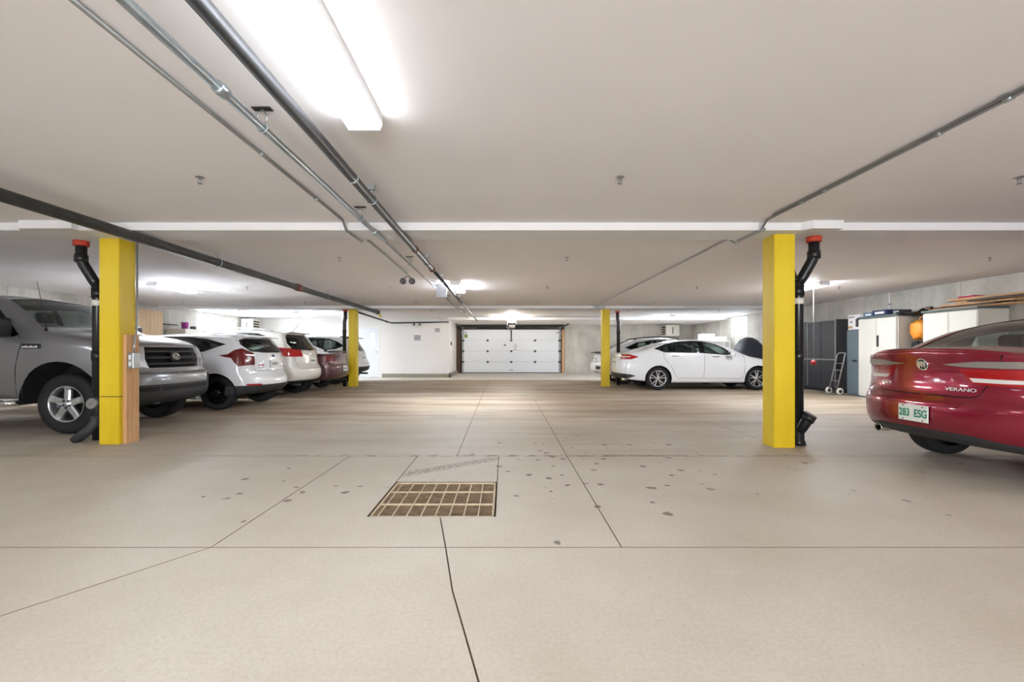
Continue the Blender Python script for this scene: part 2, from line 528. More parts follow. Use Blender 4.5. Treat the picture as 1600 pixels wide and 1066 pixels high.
def inset(poly, g):
    n = len(poly); out = []
    area = sum(poly[i][0] * poly[(i + 1) % n][1] - poly[(i + 1) % n][0] * poly[i][1] for i in range(n))
    sgn = 1 if area > 0 else -1
    for i in range(n):
        p0, p1, p2 = Vector(poly[i - 1]), Vector(poly[i]), Vector(poly[(i + 1) % n])
        d1 = (p1 - p0).normalized(); d2 = (p2 - p1).normalized()
        n1 = Vector((-d1.y, d1.x)) * sgn; n2 = Vector((-d2.y, d2.x)) * sgn
        k = n1 + n2
        k = k / max(0.3, k.dot(n1))
        out.append(p1 + k * g)
    return [(p.x, p.y) for p in out]

def slab(poly, zs=None, g=0.0018, m='floor'):
    q = inset(poly, g); q2 = inset(poly, g + 0.002)
    n = len(q)
    zf = zs or (lambda x, y: 0.0)
    vs = [(x, y, -0.05) for x, y in q] + [(x, y, zf(x, y) - 0.004) for x, y in q] + [(x, y, zf(x, y)) for x, y in q2]
    fs = [tuple(range(n))[::-1], tuple(range(2 * n, 3 * n))]
    for i in range(n):
        j = (i + 1) % n
        fs += [(i, j, n + j, n + i), (n + i, n + j, 2 * n + j, 2 * n + i)]
    b = MB(); b.faces(vs, fs)
    o = b.build('slab', m, floor)
    o.data.materials.append(MATS['joint_dirt'])                  # dirt-stained cut faces in the joints
    for p in o.data.polygons:
        if abs(p.normal.z) < 0.5: p.material_index = 1
    return o

J = 2.56
for xs in (((XL, YF), (-5.2, YF), (-5.2, 1.05), (XL, 1.05)),
           ((-5.2, YF), (0.20, YF), (0.02, 1.05), (-5.2, 1.05)),
           ((0.20, YF), (6.0, YF), (6.0, 1.05), (0.02, 1.05)),
           ((6.0, YF), (XR, YF), (XR, 1.05), (6.0, 1.05)),
           ((XL, 1.05), (-3.4, 1.05), (-2.12, 1.86), (-1.65, J), (XL, J)),
           ((-3.4, 1.05), (0.02, 1.05), (-0.085, 1.515), (-0.24, 2.1), (-0.33, J), (-1.65, J), (-2.12, 1.86)),
           ((0.02, 1.05), (XR, 1.05), (XR, J), (-0.33, J), (-0.24, 2.1), (-0.085, 1.515)),
           ((XL, J), (-1.65, J), (-1.63, 4.8), (XL, 4.8)),
           ((-1.65, J), (-0.33, J), (-0.43, 3.04), (-0.915, 3.04), (-0.915, 4.8), (-1.63, 4.8)),
           ((-0.33, J), (0.66, J), (0.66, 4.8), (-0.06, 4.8), (-0.06, 3.04), (-0.43, 3.04)),
           ((-0.915, 3.85), (-0.06, 3.85), (-0.06, 4.8), (-0.915, 4.8)),
           ((0.66, J), (XR, J), (XR, 4.8), (0.66, 4.8)),
           ((XL, 4.8), (-4.7, 4.8), (-4.7, 10.6), (XL, 10.6)),
           ((-4.7, 4.8), (-0.5, 4.8), (-0.55, 10.6), (-4.7, 10.6)),
           ((-0.5, 4.8), (0.66, 4.8), (0.70, 10.6), (-0.55, 10.6)),
           ((0.66, 4.8), (3.2, 4.8), (3.2, 10.6), (0.70, 10.6)),
           ((3.2, 4.8), (XR, 4.8), (XR, 10.6), (3.2, 10.6)),
           ((XL, 10.6), (-4.8, 10.6), (-4.8, 17.8), (XL, 17.8)),
           ((-4.8, 10.6), (-0.55, 10.6), (-0.55, 17.8), (-4.8, 17.8)),
           ((-0.55, 10.6), (3.2, 10.6), (3.2, 17.8), (-0.55, 17.8)),
           ((3.2, 10.6), (XR, 10.6), (XR, 17.8), (3.2, 17.8))):
    slab(list(xs))
mat('apron', (206, 200, 190), 0.6, var=0.12, vscale=1.5)
slab([(XL, 17.8), (XR, 17.8), (XR, 19.5), (XL, 19.5)], m='apron')
slab([(-2.36, 19.5), (XR, 19.5), (XR, YB + 0.2), (-2.36, YB + 0.2)], zs=lambda x, y: 0.056 * (y - 19.5) / 3.0 if y > 19.6 else 0.0, m='apron')

# drain grate sunk into the floor
gr = thing('floor_drain', 'rusty rectangular steel drain grate set in the concrete floor', 'drain grate', (-0.4875, 3.445, 0))
def gbox(name, m, x0, x1, y0, y1, z0, z1):
    return MB().box(x0 + 0.4875, x1 + 0.4875, y0 - 3.445, y1 - 3.445, z0, z1).build(name, m, gr)
gx0, gx1, gy0, gy1 = -0.905, -0.07, 3.05, 3.84
gbox('frame', 'grate_worn', gx0, gx1, gy0, gy0 + 0.012, -0.05, -0.003)
gbox('frame', 'grate_worn', gx0, gx1, gy1 - 0.014, gy1, -0.05, -0.003)
gbox('frame', 'grate_worn', gx0, gx0 + 0.014, gy0, gy1, -0.05, -0.003)
gbox('frame', 'grate_worn', gx1 - 0.014, gx1, gy0, gy1, -0.05, -0.003)
for y in (3.305, 3.592):
    gbox('divider_bar', 'grate_worn', gx0 + 0.014, gx1 - 0.014, y - 0.011, y + 0.011, -0.035, -0.004)
for i in range(9):
    x = gx0 + 0.052 + i * 0.0965
    gbox('bearing_bar', 'grate_worn', x - 0.004, x + 0.004, gy0 + 0.012, gy1 - 0.014, -0.04, -0.005)
for i in range(30):
    y = gy0 + 0.03 + i * 0.0252
    gbox('rod', 'grate_rust', gx0 + 0.014, gx1 - 0.014, y - 0.004, y + 0.004, -0.020, -0.010)
gbox('sump', 'mud', gx0, gx1, gy0, gy1, -0.12, -0.028)

# white partition room at the back left
wp = struct(MB().box(XL, -6.36, 19.5, 19.62, 0, ZC).box(-5.36, -2.36, 19.5, 19.62, 0, ZC).box(-6.36, -5.36, 19.5, 19.62, 2.16, ZC).box(-2.48, -2.36, 19.62, YB, 0, ZC).build('wall_partition', 'white_wall'))
struct(MB().box(-5.22, -2.30, 19.42, 19.5, 0, 0.165).box(-2.36, -2.28, 19.42, YB - 0.1, 0, 0.19).build('baseboard_partition', 'curb'))
d1 = struct(thing('door_1', 'white steel service door with a narrow window beside the white partition wall', 'door', (-5.86, 19.5, 0)))
MB().box(-0.5, -0.455, -0.015, 0.10, 0, 2.16).box(0.455, 0.5, -0.015, 0.10, 0, 2.16).box(-0.455, 0.455, -0.015, 0.10, 2.115, 2.16).build('door_frame', 'white', d1)
leaf = MB().box(-0.452, 0.16, 0.02, 0.06, 0.01, 2.112).box(0.29, 0.452, 0.02, 0.06, 0.01, 2.112).box(0.16, 0.29, 0.02, 0.06, 0.01, 1.36).box(0.16, 0.29, 0.02, 0.06, 1.90, 2.112).build('door_leaf', 'door_white', d1)
MB().box(0.16, 0.29, 0.035, 0.045, 1.36, 1.90).build('pane', mat('lit_pane', (255, 255, 255), 0.4, emit=1.6), leaf)
MB().lathe([(0.0, -0.06), (0.028, -0.055), (0.032, -0.035), (0.012, -0.025), (0.012, 0.0), (0.03, 0.005), (0.03, 0.02)], 'y', 16, (0.39, 0.0, 1.10)).build('door_knob', 'satin_metal', leaf)

# windows
def window(name, x, s, h, label, mull=True):
    ya, yb, za, zb = h
    w = struct(thing(name, label, 'window', (x, (ya + yb) / 2, za)))
    hy = (yb - ya) / 2; hh = zb - za
    xo = s * 0.16
    t = 0.045
    f = MB()
    for a in ((-hy, -hy + t, 0, hh), (hy - t, hy, 0, hh), (-hy + t, hy - t, 0, t), (-hy + t, hy - t, hh - t, hh)):
        f.box(xo - 0.03, xo + 0.03, a[0], a[1], a[2], a[3])
    if mull: f.box(xo - 0.025, xo + 0.025, -0.02, 0.02, t, hh - t)
    f.build('window_frame', 'white', w)
    if mull:
        MB().box(xo - 0.003, xo + 0.003, -hy + t, -0.02, t, hh - t).build('pane', 'glass_window', w)
        MB().box(xo - 0.003, xo + 0.003, 0.02, hy - t, t, hh - t).build('pane', 'glass_window', w)
    else:
        MB().box(xo - 0.003, xo + 0.003, -hy + t, hy - t, t, hh - t).build('pane', 'glass_window', w)
    return w
window('window_1', XL, -1, HL[0], 'bright basement window high in the left concrete wall', False)
window('window_2', XL, -1, HL[1], 'two-pane basement window in the left wall beside the white heater', True)
window('window_3', XR, 1, HR[0], 'bright basement window high in the right concrete wall', True)

# sectional garage door
GX0, GX1, GZ = -2.09, 2.78, 0.056
gd = struct(thing('door_2', 'white sectional overhead garage door with four panel rows', 'garage door', ((GX0 + GX1) / 2, YB - 0.02, GZ)))
hw = (GX1 - GX0) / 2
cols = [-hw, -hw + 0.12, -hw / 2 + 0.06, 0.0, hw / 2 - 0.06, hw - 0.12, hw]
for r in range(4):
    z0, z1 = 0.03 + r * 0.53, 0.03 + (r + 1) * 0.53 - 0.016
    b = MB()
    b.box(-hw, hw, 0.0, 0.045, z0, z1)
    for k in range(4):                                     # pressed ribs
        zz = z0 + 0.05 + k * 0.125
        b.box(-hw + 0.10, hw - 0.10, -0.008, 0.0, zz, zz + 0.10)
    sec = b.build('section', 'door_white', gd)
    for xx in (-hw + 0.03, hw - 0.09):
        MB().box(xx, xx + 0.06, -0.02, -0.0005, z0 + 0.01, z1 - 0.01).build('end_stile', 'galv_thin', sec)
    if r < 3:
        for xx in (-hw + 0.06, -1.17, 0.0, 1.17, hw - 0.06):
            MB().bevbox(xx - 0.055, xx + 0.055, -0.034, -0.008, z1 - 0.045, z1 + 0.05, 0.006, 1).build('hinge', 'steel_dark', sec)
MB().box(-hw, hw, -0.01, 0.05, 0.0, 0.03).build('bottom_seal', 'rubber', gd)
MB().box(-hw - 0.15, hw + 0.15, 0.046, 0.07, -0.05, 2.25).build('backing', 'grey_plastic', gd)  # added sheet, stops daylight leaking through the section gaps
MB().bevbox(-0.09, 0.09, -0.05, -0.009, 0.14, 0.165, 0.008, 1).build('lift_handle', 'steel_dark', gd)
MB().box(-0.035, 0.035, -0.06, -0.01, 1.66, 2.12).box(-0.02, 0.02, -0.10, -0.06, 1.95, 2.12).build('operator_bracket', 'steel_dark', gd)
MB().box(-0.43, -0.20, -0.014, -0.0085, 1.21, 1.50).build('notice', 'white', gd)
MB().box(-0.37, -0.26, -0.016, -0.0142, 1.34, 1.41).build('notice_print', 'print_grey', gd)
nt = MB().box(0.07, 0.32, -0.014, -0.0085, 1.06, 1.46).build('notice', 'door_white', gd)
for k, (a, b_) in enumerate(((0.15, 0.24), (0.10, 0.29), (0.15, 0.24), (0.10, 0.29))):
    MB().box(a, b_, -0.016, -0.0142, 1.40 - k * 0.09, 1.425 - k * 0.09).build('notice_print', 'print_grey', nt)
MB().box(-hw + 0.12, -hw + 0.27, -0.014, -0.0085, 1.74, 1.92).build('sticker', 'green_sticker', gd)
# frame, tracks and torsion shaft of the overhead door
struct(MB().box(-2.36, -2.11, YB - 0.10, YB, 0.05, 2.3).build('trim_1', 'dark_wood'))
struct(MB().box(2.80, 2.94, YB - 0.10, YB, 0.05, 2.3).build('trim_2', 'fir'))
struct(MB().box(-2.36, 2.94, YB - 0.12, YB, 2.20, 2.44).build('trim_3', mat('header_black', (48, 42, 38), 0.8)))
tr = thing('door_track', 'galvanized lift tracks and torsion shaft framing the overhead garage door', 'door track', (0.345, YB, 0.05))
for s in (-1, 1):
    x = s * (hw + 0.02)
    pts = [(x, -0.10, 0.02), (x, -0.10, 1.95)] + [(x, -0.10 - 0.3 * (1 - math.cos(u)), 1.95 + 0.3 * math.sin(u)) for u in (0.3, 0.6, 0.9, 1.2, 1.5)] + [(x, -2.6, 2.26)]
    MB().tube(pts, 0.032, 6).build('rail', 'steel_dark', tr)
    MB().box(x - 0.02 - (0.25 if s > 0 else 0), x + 0.02 + (0.25 if s < 0 else 0), -0.16, -0.12, 1.97, 2.02).build('bracket', 'galv_thin', tr)
    MB().lathe([(0.02, -0.05), (0.09, -0.05), (0.06, -0.04), (0.06, 0.04), (0.09, 0.05), (0.02, 0.05)], 'x', 18, (s * (hw - 0.05), -0.18, 2.22)).build('cable_drum', 'galv_thin', tr)
MB().cyl((-hw, -0.18, 2.22), (hw, -0.18, 2.22), 0.015, 10).build('shaft', 'galv_thin', tr)
MB().lathe([(0.02, -0.75), (0.045, -0.75), (0.045, 0.75), (0.02, 0.75)], 'x', 14, (0.9, -0.18, 2.22)).build('spring', 'steel_black', tr)
MB().lathe([(0.02, -0.75), (0.045, -0.75), (0.045, 0.75), (0.02, 0.75)], 'x', 14, (-0.95, -0.18, 2.22)).build('spring', 'steel_black', tr)

# door opener
op = thing('door_opener', 'garage door opener with a glowing bulb hung near the ceiling', 'door opener', (0.30, 18.35, 2.05))
MB().bevbox(-0.15, 0.15, -0.2, 0.22, 0.03, 0.23, 0.03, 2).build('motor_housing', 'steel_dark', op)
MB().box(-0.12, 0.12, -0.215, -0.201, 0.03, 0.13).build('front_cover', 'offwhite', op)
MB().tube([(-0.16, -0.1, 0.2), (-0.2, -0.1, 0.05), (-0.14, -0.1, -0.03), (-0.1, -0.1, 0.03)], 0.008, 6).build('cable', 'white', op)
MB().box(-0.03, 0.03, 0.2, 3.8, 0.16, 0.21).build('rail', 'steel_dark', op)
for s in (-1, 1):
    MB().box(s * 0.17 - 0.012, s * 0.17 + 0.012, -0.02, 0.02, 0.12, 0.484).build('hanger_strap', 'galv_thin', op)
MB().lathe([(0.0, 0.235), (0.06, 0.25), (0.11, 0.30), (0.12, 0.34), (0.10, 0.385), (0.05, 0.41), (0.0, 0.415)], 'z', 20, (0, -0.02, 0)).build('bulb', 'bulb_light', op)
MB().lathe([(0.05, 0.41), (0.06, 0.484)], 'z', 16, (0, -0.02, 0), close=True).build('bulb_socket', 'white', op)

# columns
def column(x0, y0, label, wide=0.24, group='yellow columns'):
    c = thing('support_column', label, 'column', (x0 + wide / 2, y0 + wide / 2, 0), group=group)
    h = wide / 2
    MB().box(-h, h, -h, h, 0, ZBEAM).build('post', 'yellow', c, bevel=0.006)
    return c
cA = column(-4.81, 5.40, 'near left yellow column with an unpainted plank and metal outlet box')
cB = column(3.09, 5.21, 'near right yellow column beside the black drain pipe and red car')
cC = column(-4.93, 14.40, 'far left yellow column standing by the maroon car')
cD = column(3.10, 14.40, 'far right yellow column behind the tail of the white sedan')
MB().box(0.121, 0.165, -0.068, 0.12, 0.0, 1.31).build('plank', 'fir', cA)
ob = MB().bevbox(0.166, 0.235, -0.055, 0.055, 0.90, 1.09, 0.008, 2).build('outlet_box', 'satin_metal', cA)
MB().bevbox(0.172, 0.230, -0.062, -0.056, 0.915, 1.075, 0.003, 1).build('cover_plate', 'galv', ob)
for z in (0.955, 1.035):
    MB().bevbox(0.185, 0.217, -0.0655, -0.0625, z - 0.025, z + 0.025, 0.001, 1).build('socket', 'white', ob)
MB().tube([(0.200, 0.0, 1.09), (0.200, 0.0, 1.20), (0.150, 0.10, 1.36), (0.135, 0.125, 1.45), (0.135, 0.125, ZBEAM)], 0.011, 10).build('conduit', 'galv', cA)
MB().box(-0.123, 0.123, -0.1235, -0.1205, 0.565, 0.573).box(0.1205, 0.1235, -0.123, -0.07, 0.565, 0.573).build('strap', 'cord', cA)

# drain stacks beside the columns
def stack(name_label, x, y, s, near, group=None):
    t = thing('drain_pipe', name_label, 'drain pipe', (x, y, 0), group=group)
    r = 0.057
    dx = s * (0.14 if near else 0.04)
    if near:
        MB().tube([(0, 0.02, 0.02), (0, 0.02, 1.86), (0, 0.02, 1.95)], r, 20).build('riser', 'abs_black', t)
        for z in (1.05, 1.82):
            MB().lathe([(r, z - 0.06), (r + 0.009, z - 0.06), (r + 0.009, z + 0.06), (r, z + 0.06)], 'z', 20, (0, 0.02, 0)).build('coupling', 'abs_black', t)
        MB().tube([(0, 0.02, 1.90), (s * 0.04, 0.0, 1.98), (dx - s * 0.02, -0.04, 2.16), (dx, -0.05, 2.22), (dx, -0.05, 2.45)], r, 20).build('offset_bend', 'abs_black', t)
        MB().lathe([(r, -0.05), (r + 0.011, -0.05), (r + 0.011, 0.04), (r, 0.04)], 'z', 20, (dx, -0.05, 2.24)).build('hub', 'abs_black', t)
        MB().lathe([(r, 0), (r + 0.022, 0), (r + 0.022, 0.062), (r, 0.062)], 'z', 20, (dx, -0.05, 2.385)).build('fire_collar', 'red_collar', t)
        MB().tube([(0, 0.03, 1.86), (-s * 0.015, 0.12, 2.0), (s * 0.00, 0.22, 2.16), (s * 0.00, 0.24, 2.25), (-s * 0.04, 0.23, 2.33), (-s * 0.12, 0.2, 2.36)], r * 1.05, 18).build('wye_branch', 'abs_black', t)
        MB().lathe([(r + 0.001, -0.035), (r + 0.004, -0.035), (r + 0.004, 0.035), (r + 0.001, 0.035)], 'z', 20, (0, 0.02, 1.70)).build('label_band', 'offwhite', t)
    else:
        MB().tube([(0, 0.02, 0.0), (0, 0.02, 2.05), (s * 0.03, 0.02, 2.2), (s * 0.03, 0.02, 2.45)], r, 16).build('riser', 'abs_black', t)
        MB().lathe([(r, 0), (r + 0.02, 0), (r + 0.02, 0.05), (r, 0.05)], 'z', 16, (s * 0.03, 0.02, 2.395)).build('fire_collar', 'red_collar', t)
        MB().lathe([(r, -0.05), (r + 0.008, -0.05), (r + 0.008, 0.05), (r, 0.05)], 'z', 16, (0, 0.02, 1.75)).build('coupling', 'abs_black', t)
    return t
sR = stack('black drain stack with red collar beside the near right yellow column', 3.485, 5.38, 1, True)
MB().tube([(0, 0.0, 0.16), (0.02, -0.02, 0.21), (0.05, -0.045, 0.29), (0.06, -0.055, 0.31)], [0.057, 0.062, 0.066, 0.068], 18).build('cleanout_branch', 'abs_black', sR)
MB().tube([(0.055, -0.05, 0.30), (0.085, -0.075, 0.37)], [0.076, 0.072], 18).build('cleanout_cap', 'black_plastic', sR)
MB().lathe([(0.058, 0.0), (0.085, 0.0), (0.075, 0.05), (0.066, 0.06), (0.066, 0.18), (0.058, 0.19)], 'z', 20, (0, 0.02, 0.0)).build('base_hub', 'abs_black', sR)
sL = stack('black drain stack with red collar beside the near left yellow column', -5.0, 5.58, -1, True)
MB().tube([(0, -0.045, 0.47), (0, -0.075, 0.475)], [0.066, 0.064], 20).build('cleanout_plug', 'galv_thin', sL)
MB().bevbox(-0.02, 0.02, -0.092, -0.074, 0.468, 0.482, 0.004, 1).build('plug_nut', 'galv_thin', sL)
MB().lathe([(0.058, 0.28), (0.068, 0.30), (0.068, 0.40), (0.072, 0.42), (0.072, 0.54), (0.058, 0.56)], 'z', 20, (0, 0.02, 0.0)).build('base_hub', 'abs_black', sL)
MB().tube([(0.0, 0.0, 0.32), (0.0, -0.01, 0.24), (-0.05, -0.03, 0.16), (-0.21, -0.06, 0.02)], 0.058, 18).build('floor_bend', 'grey_plastic', sL)
stack('black drain stack behind the tail of the maroon car, far left', -5.10, 14.5, 1, False)
stack('black drain stack standing beside the far right yellow column', 3.76, 14.99, -1, False)

# ------------------------------------------------------------------ ceiling services
def light_fixture(x, y, label, lm='tube_light'):
    t = thing('ceiling_light', label, 'light fixture', (x, y, ZC), group='ceiling lights')
    L, w = 0.61, 0.105
    MB().box(-w, w, -L, L, -0.046, 0.0).build('housing', 'white', t)
    prof = [(-w, -0.0465), (-w, -0.057), (-w * 0.88, -0.086), (w * 0.88, -0.086), (w, -0.057), (w, -0.0465)]
    MB().prism(prof, -L + 0.012, L - 0.012, 'y').build('lens', lm, t)
    for s in (-1, 1):
        MB().prism([(-w * 1.02, 0.0), (-w * 1.02, -0.058), (-w * 0.9, -0.088), (w * 0.9, -0.088), (w * 1.02, -0.058), (w * 1.02, 0.0)], s * L - 0.011, s * L + 0.011, 'y').build('end_cap', 'white', t)
    return t
light_fixture(-0.85, 2.16, 'fluorescent ceiling light in the foreground above the dark pipe', 'tube_light_dim')
light_fixture(-1.0, 9.82, 'fluorescent ceiling light behind the hanging blank sign')
light_fixture(-7.2, 9.9, 'fluorescent ceiling light right of the near left yellow column')
light_fixture(-7.42, 16.8, 'fluorescent ceiling light at the far left before the white wall')
light_fixture(6.5, 9.85, 'fluorescent ceiling light behind the near right drain stack')
light_fixture(6.5, 18.2, 'fluorescent ceiling light at the far right near the white heater')
light_fixture(-7.2, 2.6, 'fluorescent ceiling light left of the camera, out of the frame', 'tube_light_dim')
light_fixture(6.5, 2.6, 'fluorescent ceiling light right of the camera, out of the frame', 'tube_light_dim')
light_fixture(-0.85, -4.0, 'fluorescent ceiling light in the middle behind the camera', 'tube_light_end')
light_fixture(-7.2, -4.0, 'fluorescent ceiling light behind the camera on the left side', 'tube_light_end')
light_fixture(6.5, -4.0, 'fluorescent ceiling light behind the camera on the right side', 'tube_light_end')

def clevis(parent, x, z, y, r, plate=True):
    h = MB()
    h.torus((x, y, z), r + 0.005, 0.004, 'y', 18, 6)
    h.cyl((x, y, z + r), (x, y, ZC - 0.004), 0.005, 8)
    if plate: h.box(x - 0.05, x + 0.05, y - 0.025, y + 0.025, ZC - 0.006, ZC - 0.001)
    return h.build('hanger', 'galv_thin', parent)

# big dark water pipe along the middle
pa = thing('sprinkler_main', 'thick dark grey steel pipe beside the foreground ceiling light', 'pipe', (-1.137, 0, 2.405))
MB().tube([(0, -7.9, 0), (0, 7.19, 0)], 0.0365, 20).build('pipe', 'steel_dark', pa)
MB().tube([(0, 7.19, 0), (0, 18.6, 0)], 0.026, 16).build('reduced_pipe', 'steel_dark', pa)
for y, r in ((3.42, 0.0385), (5.9, 0.0385)):
    MB().lathe([(r - 0.002, y - 0.012), (r + 0.001, y - 0.012), (r + 0.001, y + 0.012), (r - 0.002, y + 0.012)], 'y', 20).build('band', 'galv', pa)
MB().lathe([(0.026, 7.1), (0.044, 7.1), (0.048, 7.2), (0.036, 7.28), (0.026, 7.28)], 'y', 18).build('reducer', 'coupling_red', pa)
MB().lathe([(0.036, 5.75), (0.043, 5.75), (0.043, 5.83), (0.036, 5.83)], 'y', 18).build('coupling', 'coupling_red', pa)
for y in (0.6, 3.9, 6.7, 8.4, 11.5, 16.0):
    r = 0.037 if y < 7.2 else 0.027
    h = MB(); h.torus((0, y, 0), r + 0.004, 0.004, 'y', 18, 6); h.cyl((0, y, r), (0, y, ZC - 2.405), 0.006, 8); h.bevbox(-0.028, 0.028, y - 0.02, y + 0.02, ZC - 2.405 - 0.05, ZC - 2.405 - 0.001, 0.004, 1)
    h.build('hanger', 'galv', pa)
MB().tube([(0, 18.6, 0), (0, 18.7, -0.02)], 0.03, 14).build('end_cap', 'steel_dark', pa)

# bright galvanized pipe
pb = thing('gas_pipe', 'bright galvanized pipe running between the thin conduit and dark pipe', 'pipe', (-1.425, 0, 2.42))
MB().tube([(0, -7.9, 0), (0, 5.4, 0)], 0.024, 18).build('pipe', 'galv', pb)
MB().tube([(0, 5.4, 0), (0, 17.7, 0), (0, 17.9, 0.06), (0.03, 18.0, 0.075), (0.15, 18.05, 0.075), (8.0, 18.05, 0.075)], 0.014, 12).build('reduced_pipe', 'galv', pb)
for y in (2.29, 5.0):
    MB().lathe([(0.023, y - 0.035), (0.032, y - 0.035), (0.034, y), (0.032, y + 0.035), (0.023, y + 0.035)], 'y', 18).build('coupling', 'galv', pb)
for y in (0.6, 2.68, 4.50, 6.85, 9.2, 11.6, 14.0, 16.4):
    r = 0.024 if y < 5.4 else 0.015
    h = MB(); h.torus((0, y, 0), r + 0.004, 0.004, 'y', 18, 6); h.tube([(-0.02, y, r), (-0.03, y, 0.07), (0, y, ZC - 2.425)], 0.004, 6); h.tube([(0.02, y, r), (0.03, y, 0.07), (0, y, ZC - 2.425)], 0.004, 6)
    h.build('hanger', 'galv', pb)
    MB().box(-0.055, 0.055, y - 0.022, y + 0.022, ZC - 2.42 - 0.007, ZC - 2.42 - 0.001).build('hanger_plate', 'steel_black', pb)

# thin conduit left, stepping under the beam, to the twin emergency heads
pc = thing('conduit', 'thin steel conduit stepping under the beam on the left side', 'conduit', (-1.735, 0, 0))
MB().tube([(0, -7.9, 2.515), (0, 4.88, 2.515), (0, 5.00, 2.435), (0, 5.52, 2.435), (0, 5.64, 2.515), (-0.02, 8.25, 2.515)], 0.0125, 10).build('pipe', 'galv_thin', pc)
for y in (1.2, 3.25, 4.2, 5.05, 5.45, 6.6, 7.9):
    z = 2.435 if 5.0 < y < 5.5 else 2.515
    MB().lathe([(0.012, y - 0.02), (0.017, y - 0.02), (0.017, y + 0.02), (0.012, y + 0.02)], 'y', 10, (0, 0, z)).build('coupling', 'galv', pc)
# right conduit
pe = thing('conduit', 'thin steel conduit crossing the right ceiling towards the far right column', 'conduit', (2.815, 0, 0))
MB().tube([(0, -7.9, 2.515), (0, 4.88, 2.515), (0, 5.0, 2.43), (0, 5.56, 2.43), (0, 5.70, 2.515), (0, 14.12, 2.515)], 0.0125, 10).build('pipe', 'galv_thin', pe)
MB().tube([(-0.04, -7.9, 2.517), (-0.04, 4.7, 2.517)], 0.0085, 8).build('side_conduit', 'galv_thin', pe)
for y in (1.3, 2.54, 2.95, 3.99, 4.3, 4.95, 5.5, 6.9, 8.5, 10.5, 12.5):
    z = 2.43 if 4.9 < y < 5.6 else 2.515
    MB().lathe([(0.012, y - 0.02), (0.018, y - 0.02), (0.018, y + 0.02), (0.012, y + 0.02)], 'y', 10, (0, 0, z)).build('coupling', 'galv', pe)
MB().bevbox(-0.06, 0.30, 14.04, 14.14, 2.455, 2.53, 0.006, 1).build('junction_box', 'galv', pe)
MB().box(-0.04, 0.04, 2.515, 2.565, 2.528, 2.5335).build('strap', 'galv', pe)

# left black drain line hung along the left columns
pd = thing('drain_line', 'thick blackened drain pipe hung along the left yellow columns', 'pipe', (-4.12, 0, 2.385))
MB().tube([(0, -7.9, 0), (0, 14.75, 0)], 0.056, 20).build('pipe', 'steel_black', pd)
MB().lathe([(0.056, 9.0), (0.068, 9.0), (0.072, 9.1), (0.068, 9.2), (0.056, 9.2)], 'y', 20).build('coupling', 'coupling_red', pd)
MB().tube([(0, 14.7, 0), (0, 14.86, 0)], 0.068, 18).build('end_plug', 'black_plastic', pd)
for y in (2.0, 6.55, 10.6, 13.2):
    h = MB(); h.torus((0, y, 0), 0.06, 0.005, 'y', 20, 6); h.cyl((0, y, 0.06), (0, y, ZC - 2.385), 0.006, 8); h.box(-0.03, 0.03, y - 0.02, y + 0.02, ZC - 2.391, ZC - 2.386)
    h.build('hanger', 'galv', pd)
MB().prism([(0.02, -0.055), (0.12, -0.075), (0.09, -0.17), (0.03, -0.15)], 14.87, 14.875, 'y').build('tag', 'yellow_tag', pd)
pd2 = thing('drain_line', 'short grey pipe bending along the top of the white partition', 'pipe', (-4.78, 0, 2.36))
MB().tube([(0.02, 14.75, 0.03), (-0.06, 19.25, -0.02), (-0.02, 19.42, -0.02), (0.1, 19.46, -0.02), (2.4, 19.46, 0.02)], 0.03, 14).build('pipe', 'steel_dark', pd2)
MB().lathe([(0.03, 18.6), (0.042, 18.6), (0.042, 18.75), (0.03, 18.75)], 'y', 14, (-0.05, 0, -0.015)).build('coupling', 'steel_dark', pd2)

# hanging blank sign panel below the pipes
sg = thing('hanging_sign', 'small blank light grey panel hung from the ceiling pipes', 'sign', (-1.285, 9.28, 2.35))
MB().bevbox(-0.108, 0.108, -0.006, 0.006, -0.14, 0.135, 0.004, 1).build('panel', mat('sign_grey', (186, 188, 196), 0.6), sg)
for x in (-0.08, 0.08):
    MB().cyl((x, 0, 0.13), (x, 0, ZC - 2.35), 0.003, 6).build('hook', 'galv_thin', sg)

# twin-head emergency light
em = thing('emergency_light', 'twin-head emergency lamp hanging at the end of the left conduit', 'emergency light', (-1.76, 8.3, ZC))
MB().lathe([(0.0, -0.05), (0.05, -0.045), (0.06, 0.0)], 'z', 18).build('base', 'offwhite', em)
for s in (-1, 1):
    MB().tube([(0, 0, -0.04), (s * 0.06, 0, -0.09), (s * 0.08, 0, -0.12)], 0.012, 8).build('arm', 'galv_thin', em)
    hd = MB().lathe([(0.0, 0.05), (0.035, 0.045), (0.055, 0.0), (0.058, -0.035), (0.05, -0.04)], 'y', 20, (s * 0.082, 0, -0.15)).build('lamp_head', 'grey_plastic', em)
    MB().lathe([(0.0, -0.046), (0.03, -0.044), (0.05, -0.038)], 'y', 20, (s * 0.082, 0, -0.15)).build('lens', 'print_grey', hd)

